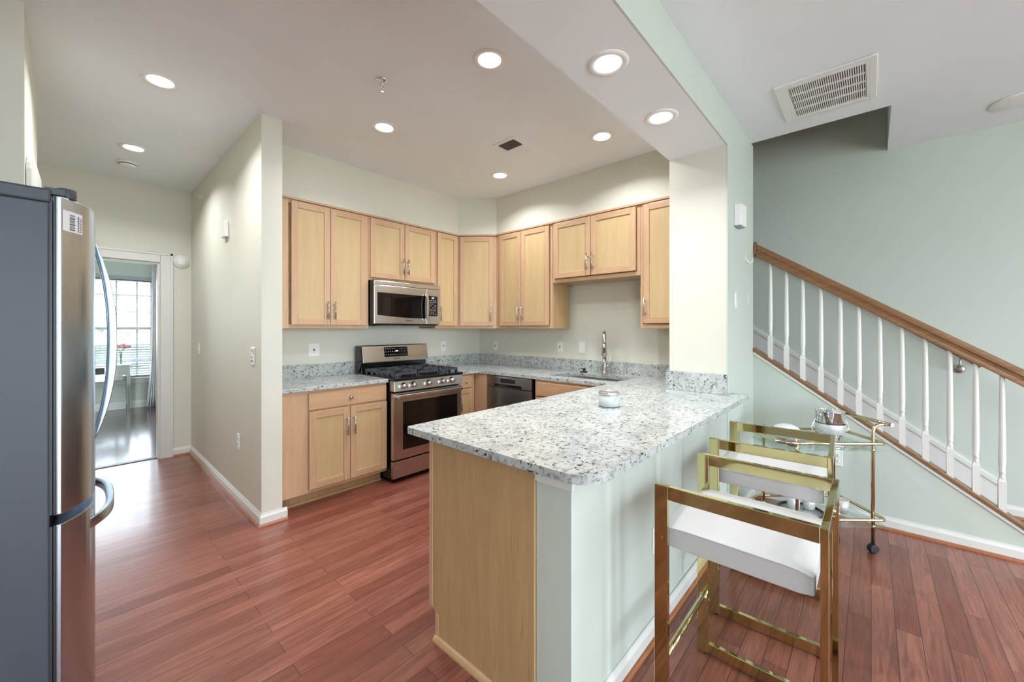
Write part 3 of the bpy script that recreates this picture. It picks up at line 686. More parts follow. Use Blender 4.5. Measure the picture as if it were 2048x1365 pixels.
b = MB(); b.box((2.518, MF-0.002, 1.668), (2.527, MF-0.0008, 1.682)); b.box((2.531, MF-0.002, 1.668), (2.533, MF-0.0008, 1.682)); b.box((2.537, MF-0.002, 1.668), (2.546, MF-0.0008, 1.682)); mk('clock_digits', b, 'screen', kp)
text('maker_name', 'SAMSUNG', 0.017, 'ink', md, Vector((2.245, MF-0.0008, 1.433))-wloc(md), (R(90), 0, 0))
b = MB(); b.box((MX0+0.03, MF+0.02, 1.385), (MX1-0.03, 3.72, 1.395)); mk('underside_vent', b, 'rubber', r)
b = MB()
for xx in (1.95, 2.30): b.box((xx, MF+0.05, 1.381), (xx+0.24, MF+0.20, 1.3855))
mk('grease_filter', b, 'nickel', r)

# ------------------------------------------------------------------ dishwasher (front faces -x)
DY0, DY1, DX = 2.372, 2.976, 2.903
r = thing('dishwasher', 'dark stainless dishwasher built in under the worktop by the sink', 'dishwasher', (3.2, (DY0+DY1)/2, 0))
b = MB(); b.box((DX+0.02, DY0, 0.09), (3.5, DY1, 0.878)); b.box((DX+0.08, DY0, 0), (3.5, DY1, 0.09)); mk('dishwasher_body', b, 'black', r)
b = MB(); b.box((DX, DY0+0.002, 0.765), (DX+0.02, DY1-0.002, 0.876)); cp = mk('control_fascia', b, 'steel_dk', r, 0.003)
b = MB(); b.box((DX-0.002, 2.583, 0.812), (DX+0.002, 2.779, 0.852)); dp = mk('display_window', b, 'bglass', cp)
b = MB(); b.box((DX-0.002, 2.50, 0.772), (DX+0.003, 2.86, 0.796)); mk('pocket_handle', b, 'black', cp)
b = MB()
b.prism([(-(DX-0.012), 2.86), (-(DX-0.012), 2.93), (-(DX+0.001), 2.93), (-(DX+0.001), 2.86)], 0, 0)if False else None
b.box((DX, DY0+0.002, 0.105), (DX+0.02, DY1-0.002, 0.758)); mk('dishwasher_door', b, 'steel_dk', r, 0.003)

# ------------------------------------------------------------------ refrigerator (front faces +x)
FYN, FYF, FXB = 1.79, 2.60, -0.045
r = thing('refrigerator', 'tall stainless french-door refrigerator with dark grey side', 'refrigerator', (-0.45, 2.195, 0))
b = MB(); b.box((-0.80, FYN, 0.02), (FXB, FYF, 1.728)); b.box((-0.78, FYN+0.02, 0), (FXB-0.05, FYF-0.02, 0.02)); mk('fridge_body', b, 'fridge_side', r, 0.004)
b = MB(); b.prism([(-0.80, FYN-0.001), (FXB+0.004, FYN-0.001), (FXB+0.004, FYF), (-0.80, FYF)], 1.728, 1.768); mk('fridge_top', b, 'fridge_side', r, 0.006)
def doorprof(y0, y1, full=(FYN, FYF)):
    """plan outline of a door with one wide bulge across the whole front"""
    c = (full[0]+full[1])/2; hw = (full[1]-full[0])/2
    pts = []
    n = 40
    for k in range(n+1):
        y = y0+(y1-y0)*k/n; t = (y-c)/hw
        pts.append((0.058-0.02*t*t-0.06*max(0, (abs(t)-0.6)/0.4)**2, y))
    return pts
def fdoor(name, y0, y1, z0, z1, parent):
    fr = doorprof(y0, y1)
    b = MB(); b.prism([(FXB+0.012, y0)]+fr+[(FXB+0.012, y1)], z0, z1)
    for i in range(len(b.f)):
        b.sm[i] = False
    o = mk(name, b, 'steel_v', parent, 0.004)
    g = MB(); g.box((FXB, y0+0.004, z0+0.004), (FXB+0.006, y1-0.004, z1-0.004)); g.box((FXB+0.008, y0+0.002, z0+0.002), (FXB+0.012, y1-0.002, z1-0.002), 0); mk('door_gasket', g, 'gasket', o)
    return o
YM = (FYN+FYF)/2
dn = fdoor('fridge_door', FYN, YM-0.003, 0.802, 1.752, r); df = fdoor('fridge_door', YM+0.003, FYF, 0.802, 1.752, r)
fz = fdoor('freezer_drawer', FYN, FYF, 0.10, 0.775, r)
def bowhandle(name, yc, parent):
    b = MB(); rows = []
    for k in range(25):
        t = -1+2*k/24; z = 1.312+0.366*t; bow = 1-abs(t)**2.3
        x = 0.058+0.058*bow; wy = 0.011+0.006*bow; th = 0.006+0.018*bow
        rows.append([(x, yc-wy, z), (x, yc+wy, z), (x-th, yc+wy*0.8, z), (x-th, yc-wy*0.8, z)])
    b.grid(rows, 0, True, True); b.add(rows[0], [(0, 1, 2, 3)]); b.add(rows[-1], [(3, 2, 1, 0)])
    return mk(name, b, 'steel_v', parent, 0.003)
bowhandle('door_handle', YM-0.045, dn); bowhandle('door_handle', YM+0.045, df)
b = MB(); rows = []
for k in range(25):
    t = -1+2*k/24; y = YM-0.03+0.27*t; bow = 1-abs(t)**3
    x = 0.046+0.062*bow+0.006*t; th = 0.008+0.014*bow
    rows.append([(x, y, 0.70), (x, y, 0.735), (x-th, y, 0.732), (x-th, y, 0.703)])
b.grid(rows, 0, True, True); b.add(rows[0], [(0, 1, 2, 3)]); b.add(rows[-1], [(3, 2, 1, 0)]); mk('drawer_handle', b, 'steel_v', fz, 0.003)
b = MB(); b.box((FXB-0.01, FYN+0.01, 1.755), (-0.012, FYN+0.06, 1.775)); b.cyl((-0.012, FYN+0.042, 1.752), (-0.012, FYN+0.042, 1.782), 0.022, seg=20); mk('hinge_cover', b, 'fridge_side', r, 0.002)
# energy sticker with bar code near the top of the near door
def doorx(y):
    c, hw = YM, (FYF-FYN)/2; t = (y-c)/hw
    return 0.058-0.02*t*t-0.06*max(0, (abs(t)-0.6)/0.4)**2
b = MB(); ly0, ly1, lz0, lz1 = 1.7925, 1.852, 1.652, 1.714
def onface(y0, y1, z0, z1, lift, bb, mi=0, n=4):
    bb.grid([[(doorx(y0+(y1-y0)*k/n)+lift, y0+(y1-y0)*k/n, z0), (doorx(y0+(y1-y0)*k/n)+lift, y0+(y1-y0)*k/n, z1)] for k in range(n+1)], mi, False)
onface(ly0, ly1, lz0, lz1, 0.0008, b); st = mk('sticker', b, 'label', dn)
b = MB(); z = lz0+0.005
for w in (3, 1, 2, 1, 1, 3, 1, 2, 2, 1, 3, 1, 1, 2):
    onface(ly0+0.018, ly1-0.026, z, z+w*0.0011, 0.0012, b); z += w*0.0011+0.0016
    if z > lz1-0.006: break
for k in range(9): onface(ly1-0.018, ly1-0.012, lz0+0.005+k*0.0055, lz0+0.008+k*0.0055, 0.0012, b); onface(ly1-0.008, ly1-0.004, lz0+0.006+k*0.005, lz0+0.009+k*0.005, 0.0012, b)
mk('bar_code', b, 'ink', st)

# ------------------------------------------------------------------ recessed lamps
def can_lamp(x, y, z, label, watt=None):
    r = thing('recessed_light', label, 'ceiling light', (x, y, z), 0, 'lit recessed ceiling lights')
    b = MB(); b.lathe([(0.094, 0), (0.093, -0.004), (0.078, -0.007), (0.064, -0.005), (0.060, 0.0)], (0, 0, 0), 40, cap=False); mk('trim_ring', b, 'white', r, 0, True)
    b = MB(); b.lathe([(0.0, -0.0035), (0.0635, -0.0025)], (0, 0, 0), 40, cap=False); mk('light_lens', b, 'lens', r, 0, True)
    d = bpy.data.lights.new('lamp', 'AREA'); d.shape = 'DISK'; d.size = 0.13; d.spread = R(140); d.energy = watt or LAMP_W; d.color = (0.96, 0.98, 1.0)
    o = bpy.data.objects.new('lamp', d); COL.objects.link(o); o.parent = r; o.location = (0, 0, -0.012)
    return r
for x, y, z, lab in ((0.354, 3.146, ZC, 'lit recessed light in the hall ceiling, nearer one'),
                     (0.337, 4.476, ZC, 'lit recessed light in the hall ceiling next to the smoke detector'),
                     (1.539, 1.557, ZC, 'lit recessed light in the kitchen ceiling nearest the beam, left of it'),
                     (1.538, 2.652, ZC, 'lit recessed light in the kitchen ceiling behind the sprinkler head'),
                     (2.731, 1.535, ZC, 'lit recessed light in the kitchen ceiling near where the beam meets the column'),
                     (2.767, 2.656, ZC, 'lit recessed light in the kitchen ceiling nearest the corner cabinet'),
                     (1.663, 0.904, 2.585, 'lit recessed light under the ceiling beam, larger nearer one'),
                     (2.295, 0.906, 2.585, 'lit recessed light under the ceiling beam, close to the column')):
    can_lamp(x, y, z, lab, 8.0 if 'hall' in lab else (4.6 if 'beam, ' in lab and z < 2.7 else None))
for x, y in ((-1.2, -1.6), (1.2, -1.8), (3.0, -1.9), (0.4, -3.6)):  # extra lamps out of view, added to light the living room
    d = can_lamp(x, y, ZC, 'unseen recessed light added to the living room ceiling behind the viewpoint')

# sprinklers, detectors, vents
r = thing('sprinkler_head', 'chrome pendant sprinkler head in the kitchen ceiling', 'sprinkler', (1.235, 2.155, ZC))
b = MB(); b.lathe([(0.036, 0), (0.034, -0.006), (0.018, -0.010), (0.010, -0.012)], (0, 0, 0), 24); mk('escutcheon', b, 'chrome', r, 0, True)
b = MB(); b.cyl((0, 0, -0.01), (0, 0, -0.03), 0.009, seg=12); b.cyl((0.009, 0, -0.025), (0.006, 0, -0.058), 0.0025, seg=8); b.cyl((-0.009, 0, -0.025), (-0.006, 0, -0.058), 0.0025, seg=8); b.lathe([(0.0, -0.055), (0.017, -0.058), (0.018, -0.061), (0.0, -0.063)], (0, 0, 0), 16); mk('deflector', b, 'chrome', r, 0, True)
r = thing('sprinkler_head', 'small sidewall sprinkler head high on the hall wall', 'sprinkler', (0.87, 4.93, 2.66), PI/2*3)
b = MB(); b.lathe([(0.03, 0), (0.028, 0.006), (0.012, 0.01)], (0, 0, 0), 20, axis=1); mk('escutcheon', b, 'chrome', r, 0, True)
b = MB(); b.cyl((0, -0.005, 0), (0, -0.035, 0), 0.008, seg=10); b.box((-0.012, -0.045, -0.002), (0.012, -0.03, 0.002)); mk('deflector', b, 'chrome', r, 0, True)
r = thing('smoke_detector', 'round white smoke detector on the hall ceiling', 'smoke detector', (0.333, 4.905, ZC))
b = MB(); b.lathe([(0.068, 0), (0.068, -0.012), (0.062, -0.014), (0.060, -0.03), (0.05, -0.038), (0, -0.04)], (0, 0, 0), 32); mk('detector_body', b, 'white', r, 0, True)
b = MB(); b.lathe([(0.0625, -0.018), (0.0628, -0.026)], (0, 0, 0), 32, cap=False); mk('sensor_slot', b, 'grille', r, 0, True)
r = thing('wall_siren', 'round white alarm disc on the wall right of the doorway', 'alarm', (0.785, 5.50, 2.075))
b = MB(); b.lathe([(0.070, 0), (0.070, 0.010), (0.064, 0.018), (0.046, 0.020), (0.044, 0.026), (0.026, 0.030), (0, 0.031)], (0, 0, 0), 36, axis=1); mk('alarm_body', b, 'white', r, 0, True)
r = thing('ceiling_cover_plate', 'flat round white cover plate on the ceiling above the stairs', 'cover plate', (4.10, -0.70, ZC))
b = MB(); b.lathe([(0.12, 0), (0.12, -0.008), (0.11, -0.012), (0, -0.013)], (0, 0, 0), 40); mk('cover', b, 'white', r, 0, True)
r = thing('ceiling_vent', 'small ceiling vent with half dark grille in the kitchen', 'vent', (2.405, 2.145, ZC))
b = MB(); b.box((-0.135, -0.11, -0.006), (0.135, 0.11, 0)); mk('vent_frame', b, 'white', r, 0.002, True)
b = MB(); b.box((-0.105, -0.08, -0.008), (-0.004, 0.08, -0.004)); mk('duct_opening', b, 'dark', r, 0, True)
b = MB()
for k in range(9): b.obox((-0.103+k*0.0125, -0.08, -0.007), (0.003, 0, -0.006), (0, 0.16, 0), (0.0015, 0, 0.001))
for k in range(2): b.box((-0.105, -0.03+k*0.055, -0.0125), (-0.004, -0.027+k*0.055, -0.008))
mk('louvre', b, 'grille', r, 0, True)
b = MB(); b.box((0.004, -0.08, -0.010), (0.105, 0.08, -0.005)); mk('blank_panel', b, 'ceil', r, 0.001, True)
r = thing('return_air_grille', 'large rectangular white return-air grille in the living room ceiling', 'vent', (3.15, 0.21, ZC))
gx, gy = 0.262, 0.236
b = MB(); b.box((-gx, -gy, -0.012), (gx, -gy+0.03, 0)); b.box((-gx, gy-0.03, -0.012), (gx, gy, 0)); b.box((-gx, -gy+0.03, -0.012), (-gx+0.03, gy-0.03, 0)); b.box((gx-0.03, -gy+0.03, -0.012), (gx, gy-0.03, 0)); mk('grille_frame', b, 'white', r, 0.003, True)
b = MB(); b.box((-gx+0.03, -gy+0.03, -0.003), (gx-0.03, gy-0.03, -0.001)); mk('duct_opening', b, 'dark', r, 0, True)
b = MB(); n = 34
b.box((-gx+0.03, gy-0.07, -0.011), (gx-0.03, gy-0.03, -0.003)); b.box((-gx+0.03, -gy+0.03, -0.011), (gx-0.03, -gy+0.05, -0.003)); b.box((-gx+0.03, -gy+0.05, -0.011), (-gx+0.055, gy-0.07, -0.003)); b.box((gx-0.05, -gy+0.05, -0.011), (gx-0.03, gy-0.07, -0.003))
for k in range(n+1): y = -gy+0.05+k*(2*gy-0.12)/n; b.box((-gx+0.055, y-0.0028, -0.011), (gx-0.05, y+0.0028, -0.004))
for k in range(1, 4): x = -gx+0.055+k*(2*gx-0.105)/4; b.box((x-0.006, -gy+0.05, -0.0115), (x+0.006, gy-0.07, -0.004))
mk('louvre', b, 'white', r, 0, True)

# ------------------------------------------------------------------ outlets, switches and boxes on the walls
def plate(name, label, cat, loc, rz, group, w=0.07, h=0.115, kind='outlet'):
    r = thing(name, label, cat, loc, rz, group)
    b = MB(); b.box((-w/2, -0.005, -h/2), (w/2, 0, h/2)); mk('cover_plate', b, 'white', r, 0.0025, True)
    b = MB()
    if kind == 'decora':
        b.box((-0.0165, -0.0075, -0.033), (0.0165, -0.004, 0.033)); mk('receptacle', b, 'white', r, 0.001, True)
        b = MB(); b.box((-0.007, -0.0085, -0.008), (0.007, -0.007, 0.008)); mk('reset_button', b, 'ink', r, 0, True)
        b = MB()
        for s in (-1, 1):
            for q in (-0.006, 0.006): b.box((q-0.001, -0.0082, s*0.02-0.004), (q+0.001, -0.0072, s*0.02+0.004))
        mk('socket_slot', b, 'grille', r, 0, True)
    elif kind == 'outlet':
        for s in (-1, 1): b.box((-0.016, -0.0075, s*0.02-0.014), (0.016, -0.004, s*0.02+0.014))
        mk('receptacle', b, 'white', r, 0.003, True)
        b = MB()
        for s in (-1, 1):
            for q in (-0.006, 0.006): b.box((q-0.0012, -0.0083, s*0.02-0.003), (q+0.0012, -0.0072, s*0.02+0.006))
            b.box((-0.002, -0.0083, s*0.02-0.010), (0.002, -0.0072, s*0.02-0.006))
        mk('socket_slot', b, 'ink', r, 0, True)
    elif kind == 'toggle':
        b.box((-0.006, -0.006, -0.012), (0.006, -0.004, 0.012)); b.box((-0.004, -0.016, 0.0), (0.004, -0.005, 0.009)); mk('toggle', b, 'white', r, 0.001, True)
    elif kind == 'rocker':
        b.box((-0.0165, -0.008, -0.033), (0.0165, -0.004, 0.033)); mk('rocker', b, 'white', r, 0.002, True)
        b = MB(); b.box((-0.003, -0.009, -0.006), (0.003, -0.007, -0.003)); mk('pilot_light', b, 'grille', r, 0, True)
    return r
OG = 'white outlets above the worktop'
plate('power_outlet', 'wide white outlet plate above the worktop left of the range', 'outlet', (1.491, 3.804, 1.160), 0, OG, w=0.098, h=0.118, kind='decora')
plate('power_outlet', 'white outlet above the worktop between the range and the corner', 'outlet', (2.982, 3.804, 1.150), 0, OG, kind='decora')
plate('power_outlet', 'white outlet on the sink wall closest to the corner', 'outlet', (3.574, 3.505, 1.140), -PI/2, OG, kind='decora')
plate('power_outlet', 'white outlet on the sink wall next to the light switch', 'outlet', (3.574, 2.520, 1.156), -PI/2, OG, kind='decora')
plate('light_switch', 'white rocker switch on the sink wall left of the faucet', 'switch', (3.574, 2.241, 1.160), -PI/2, 'white wall switches', w=0.075, h=0.12, kind='rocker')
plate('light_switch', 'small white switch on the hall wall near the far corner', 'switch', (0.869, 5.081, 1.150), -PI/2, 'white wall switches', kind='toggle')
r = plate('thermostat_control', 'white wall control with screen near the hall wall end', 'control', (0.869, 3.282, 1.160), -PI/2, None, w=0.085, h=0.125, kind='rocker')
b = MB(); b.box((-0.03, -0.0066, 0.012), (0.03, -0.0048, 0.048)); mk('control_screen', b, 'slate', r, 0, True)
b = MB(); b.box((-0.012, -0.010, -0.012), (0.012, -0.006, -0.004)); b.box((-0.02, -0.009, -0.04), (-0.008, -0.006, -0.028)); mk('control_button', b, 'grille', r, 0, True)
plate('power_outlet', 'white outlet low on the hall wall', 'outlet', (0.869, 3.64, 0.481), -PI/2, 'low white outlets', kind='outlet')
plate('power_outlet', 'white outlet low on the pony wall behind the nearest stool', 'outlet', (1.743, 0.714, 0.42), 0, 'low white outlets', kind='outlet')
plate('power_outlet', 'white outlet low on the stair wall beyond the bar cart', 'outlet', (3.699, 0.185, 0.425), -PI/2, 'low white outlets', kind='outlet')
plate('light_switch', 'white rocker switch on the column wall below the hook', 'switch', (3.123, 0.709, 1.559), 0, 'white wall switches', kind='rocker')
b = MB(); b.box((3.499, 0.7055, 1.53), (3.509, 0.7095, 1.63)); tag(mk('adhesive_strip', b, 'white', None, 0.001), 'thin white adhesive strip on the column wall beside the switch', 'strip')
r = thing('wall_hook', 'curved white adhesive hook on the column wall above the switch', 'hook', (3.42, 0.709, 1.88))
b = MB(); b.box((3.405, 0.7045, 1.86), (3.425, 0.7085, 1.95)); mk('hook_base', b, 'white', r, 0.001)
b = MB(); b.tube([(3.415, 0.705, 1.90), (3.42, 0.695, 1.87), (3.435, 0.68, 1.852), (3.455, 0.67, 1.86), (3.47, 0.668, 1.89)], 0.005, 8); mk('hook_arm', b, 'white', r)
r = thing('alarm_box', 'white plastic alarm box high on the column wall', 'alarm', (3.16, 0.709, 2.15))
b = MB(); b.prism([(3.09, 0.7095), (3.225, 0.7095), (3.225, 0.665), (3.20, 0.655), (3.10, 0.665)], 2.075, 2.225); mk('box_body', b, 'white', r, 0.006, seg=3)
b = MB(); b.box((3.10, 0.668, 2.07), (3.21, 0.705, 2.0755)); mk('box_vent', b, 'slate', r)
r = thing('door_chime', 'tall narrow white chime box high on the hall wall', 'chime', (0.869, 4.01, 2.186), -PI/2)
b = MB(); b.box((-0.06, -0.03, -0.068), (0.06, 0, 0.068)); mk('chime_body', b, 'white', r, 0.004, True)
r = thing('white_wall_panel', 'rounded white plate on the alcove wall above the refrigerator', 'plate', (-0.144, 3.2, 1.96), PI/2)
b = MB(); pr_ = [(-0.31, -0.2), (0.6, -0.2), (0.6, 0.315), (0.1, 0.268), (-0.08, 0.25), (-0.17, 0.236), (-0.25, 0.205), (-0.295, 0.17), (-0.31, 0.14)]
b.prism([(z, x) for x, z in pr_], -0.018, 0, axis=1); mk('panel_body', b, 'trim', r, 0.005, True)

# ------------------------------------------------------------------ stairs
r = thing('staircase', 'carpetless stairs climbing left behind the balustrade', 'stairs', (4.1, -0.75, 0))
b = MB(); t = MB(); run, rise = 0.2535, 0.183
for k in range(13):
    y0 = -0.40+k*run; z1 = (k+1)*rise
    b.box((3.772, y0, 0 if k < 1 else z1-2*rise), (4.528, 2.6, z1-0.025)) if k < 1 else b.box((3.772, y0, z1-rise-0.03), (4.528, y0+run+0.03, z1-0.025))
    t.box((3.772, y0-0.03, z1-0.025), (4.515, y0+run+0.005, z1))
mk('riser', b, 'trim', r); mk('tread', t, 'stairtread', r, 0.004)
b = MB()      # white skirt board on the far wall
def skz(y): return 1.369-0.7246*(0.84-y)
b.prism([(2.4, skz(2.4)), (-0.70, skz(-0.70)), (-0.70, 0), (-0.60, 0), (2.4, skz(2.4)-0.33)], 4.512, 4.529, axis=0)
b.prism([(2.4, skz(2.4)-0.012), (2.4, skz(2.4)-0.05), (-0.70, skz(-0.70)-0.05), (-0.70, skz(-0.70)-0.012)], 4.505, 4.513, axis=0); mk('skirt_board', b, 'trim', r, 0.002)
# balustrade
r = thing('stair_balustrade', 'oak handrail with white turned balusters on the sloping knee wall', 'railing', (3.735, 0.0, 0.6))
b = MB(); b.prism([(0.709, capz(0.709)), (-0.95, capz(-0.95)), (-0.95, capz(-0.95)-0.027), (0.709, capz(0.709)-0.027)], 3.683, 3.79, axis=0); mk('base_rail', b, 'oak', r, 0.004)
b = MB(); b.prism([(0.709, capz(0.709)-0.028), (-0.95, capz(-0.95)-0.028), (-0.95, capz(-0.95)-0.052), (0.709, capz(0.709)-0.052)], 3.691, 3.70, axis=0); mk('cap_trim', b, 'trim', r, 0.002)
def railz(y): return 2.018-0.684*(0.66-y)
b = MB()
sect = [(-0.030, -0.0), (-0.033, -0.012), (-0.033, -0.030), (-0.026, -0.040), (-0.024, -0.060), (-0.030, -0.068), (-0.030, -0.086), (0.030, -0.086), (0.030, -0.068), (0.024, -0.060), (0.026, -0.040), (0.033, -0.030), (0.033, -0.012), (0.030, 0.0), (0.018, 0.008), (-0.018, 0.008)]
rows = [[(3.735+x, y, railz(y)+z*1.08-0.006) for x, z in sect] for y in (0.69, -1.0)]
b.grid(rows, 0, False, True); n = len(sect); b.add(rows[0], [tuple(range(n))]); b.add(rows[1], [tuple(range(n))[::-1]]); mk('handrail', b, 'oak', r, 0.003)
b = MB(); pts = []
for k in range(20): a = 2*PI*k/20; pts.append((2.003+0.062*math.sin(a), 3.735+0.045*math.cos(a)))
b.prism(pts, 0.69, 0.709, axis=1); mk('rosette', b, 'oak', r, 0.004)
b0 = None
ys = [0.596, 0.490, 0.386, 0.277, 0.165, 0.064, -0.045, -0.154, -0.263, -0.371, -0.479, -0.582, -0.689]
for y in ys:
    zb = capz(y)-0.004; zt = railz(y)-0.092-0.003
    if b0 is None:
        b = MB(); h = zt-zb; hs = 0.016
        b.add([(x, yy, z) for z in (-0.012,) for x, yy in ((-hs, -hs), (hs, -hs), (hs, hs), (-hs, hs))]+[(x, yy, 0.165) for x, yy in ((-hs, -hs), (hs, -hs), (hs, hs), (-hs, hs))]+[(x*0.72, yy*0.72, 0.185) for x, yy in ((-hs, -hs), (hs, -hs), (hs, hs), (-hs, hs))],
              [(3, 2, 1, 0)]+[(i, (i+1) % 4, 4+(i+1) % 4, 4+i) for i in range(4)]+[(4+i, 4+(i+1) % 4, 8+(i+1) % 4, 8+i) for i in range(4)]+[(8, 9, 10, 11)])
        b.lathe([(0.0125, 0.18), (0.0145, 0.186), (0.0125, 0.192), (0.012, 0.212), (0.0145, 0.218), (0.0145, 0.223), (0.0125, 0.228), (0.0158, 0.27), (0.0155, 0.34), (0.0115, h-0.06), (0.0108, h+0.012)], (0, 0, 0), 16)
        me_o = mk('baluster', b, 'trim', r, 0, True); me_o.location = (0, y, zb-0.6); b0 = me_o; h0 = h
    else:
        c = b0.copy(); COL.objects.link(c); c.parent = r; c.location = (0, y, zb-0.6); c.scale = (1, 1, (zt-zb)/h0)
r = thing('handrail_bracket', 'round metal handrail bracket on the far stair wall', 'bracket', (4.529, -0.496, 1.05), -PI/2)
b = MB(); b.lathe([(0.034, 0), (0.034, 0.004), (0.026, 0.010), (0.012, 0.013), (0.011, 0.02), (0, 0.021)], (0, 0, 0), 24, axis=1); mk('bracket_plate', b, 'nickel', r, 0, True)
b = MB(); b.tube([(0, -0.015, 0), (0, -0.05, 0.004), (0, -0.065, 0.02), (0, -0.068, 0.095)], 0.006, 8); mk('bracket_arm', b, 'nickel', r, 0, True)
r = thing('wall_handrail', 'oak handrail carried along the far stair wall', 'handrail', (4.46, 0.4, 1.6))
b = MB(); b.tube([(4.461, -0.60, 1.085), (4.461, 1.9, 1.085+0.72*2.50)], 0.021, 14); mk('rail', b, 'oak', r)

# ------------------------------------------------------------------ bar stools
def make_stool(label):
    """local frame: x along the bar, y towards the bar; origin on the floor at the corner under the back arm"""
    r = thing('bar_stool', label, 'bar stool', (1.325, 0.10, 0), 0, 'gold and white bar stools')
    w, d, h, bw, bt = 0.465, 0.445, 0.832, 0.044, 0.019
    for x in (0, w-bt):
        b = MB(); b.box((x, d-bw, 0.006), (x+bt, d, h)); mk('front_leg', b, 'brass', r, 0.0015, True)
        b = MB(); b.box((x, 0, h-bw), (x+bt, d-bw, h)); mk('armrest', b, 'brass', r, 0.0015, True)
        b = MB(); b.box((x, 0, 0.006), (x+bt, d-bw, 0.006+bw)); sl = mk('floor_bar', b, 'brass', r, 0.0015, True)
        g = MB(); g.cyl((x+bt/2, 0.03, 0), (x+bt/2, 0.03, 0.006), 0.008, seg=10); g.cyl((x+bt/2, d-0.03, 0), (x+bt/2, d-0.03, 0.006), 0.008, seg=10); mk('foot_pad', g, 'rubber', sl, 0, True)
        b = MB(); xx = (x, x+bw) if x == 0 else (w-bw, w); b.box((xx[0], -bt, 0.006), (xx[1], -0.0003, h)); mk('back_leg', b, 'brass', r, 0.0015, True)
        b = MB(); b.cyl((x-0.001 if x == 0 else x+bt-0.002, d-0.022, 0.655), (x+0.002 if x == 0 else x+bt+0.001, d-0.022, 0.655), 0.006, seg=12); mk('bolt_cap', b, 'brass', r, 0, True)
    b = MB(); b.box((bw, -bt, h-bw), (w-bw, -0.0003, h)); mk('back_bar', b, 'brass', r, 0.0015, True)
    b = MB(); b.cyl((bt, d-0.022, 0.235), (w-bt, d-0.022, 0.235), 0.0105, seg=14); fr = mk('foot_rail', b, 'brass', r, 0, True)
    b = MB(); b.cyl((w-bt-0.006, d-0.022, 0.235), (w-bt-0.0005, d-0.022, 0.235), 0.016, seg=16); b.cyl((bt+0.0005, d-0.022, 0.235), (bt+0.006, d-0.022, 0.235), 0.016, seg=16); mk('rail_collar', b, 'chrome', fr, 0, True)
    # padded seat: gently domed top, rounded lip at both ends
    b = MB(); X0, X1, Y0, Y1 = bt+0.001, w-bt-0.001, 0.012, d-0.015; n = 12
    def secrow(fx_):
        pts = []
        for k in range(n+1):
            t = k/n; y = Y0+(Y1-Y0)*t
            e = min(1, min(t, 1-t)/0.14); dome = math.sin(PI*t)*0.012*math.sin(PI*min(max(fx_, 0.03), 0.97))
            pts.append((X0+(X1-X0)*fx_, y, 0.694-0.014*(1-e)**2+dome+0.014*math.sin(PI*fx_)))
        for k in range(n, -1, -1):
            t = k/n; y = Y0+(Y1-Y0)*t; e = min(1, min(t, 1-t)/0.10)
            pts.append((X0+(X1-X0)*fx_, y, 0.626+0.006*(1-e)**2))
        return pts
    rows = [secrow(f) for f in (0, 0.04, 0.1, 0.2, 0.35, 0.5, 0.65, 0.8, 0.9, 0.96, 1)]
    b.grid(rows, 0, True, True); m_ = len(rows[0]); b.add(rows[0], [tuple(range(m_))[::-1]]); b.add(rows[-1], [tuple(range(m_))])
    st_ = mk('seat_cushion', b, 'leather', r, 0.004, True, 3)
    b = MB(); b.tube([(X0+0.0005, Y0+(Y1-Y0)*k/n, 0.692-0.014*(1-min(1, min(k/n, 1-k/n)/0.14))**2) for k in range(n+1)], 0.003, 6); mk('piping', b, 'leather', st_, 0, True)
    return r
s1 = make_stool('nearest gold bar stool with white cushion at the peninsula')
s1.location = (1.322, 0.100, 0)
s2 = dup(s1, (2.060, 0.132, 0), R(2.2), 'farther gold bar stool with white cushion, nearer the bar cart')

# ------------------------------------------------------------------ bar cart
e1 = Vector((-0.66, 0.751, 0)).normalized(); e2 = Vector((0.751, 0.66, 0)).normalized(); FR = Vector((3.249, -0.008, 0))
L, Wd = 0.455, 0.33
def cp(a, c, z): p = FR+e1*a+e2*c; return Vector((p.x, p.y, z))
r = thing('bar_cart', 'two-tier gold bar cart with glass shelves by the stair wall', 'bar cart', (3.23, 0.26, 0))
BD = 'brass_dk'; TR = 0.0095
for a, c, top in ((0, 0, None), (0, Wd, None), (L, 0, 0.69), (L, Wd, 0.70)):
    b = MB()
    if top: b.cyl(cp(a, c, 0.055), cp(a, c, top), TR, seg=12)
    else: b.tube(roundpath([cp(a, c, 0.055), cp(a, c, 0.775), cp(-0.105, c, 0.775)], 0.05, 8), TR, 12)
    lg = mk('leg', b, BD, r)
    b = MB(); p = cp(a, c, 0.026); b.cyl(p-e2*0.016, p+e2*0.016, 0.026, seg=20); b.box((p.x-0.012, p.y-0.012, 0.04), (p.x+0.012, p.y+0.012, 0.058)); mk('caster', b, 'rubber', lg, 0.003)
b = MB(); b.cyl(cp(-0.105, -0.012, 0.775), cp(-0.105, Wd+0.012, 0.775), TR+0.001, seg=12); mk('push_handle', b, BD, r)
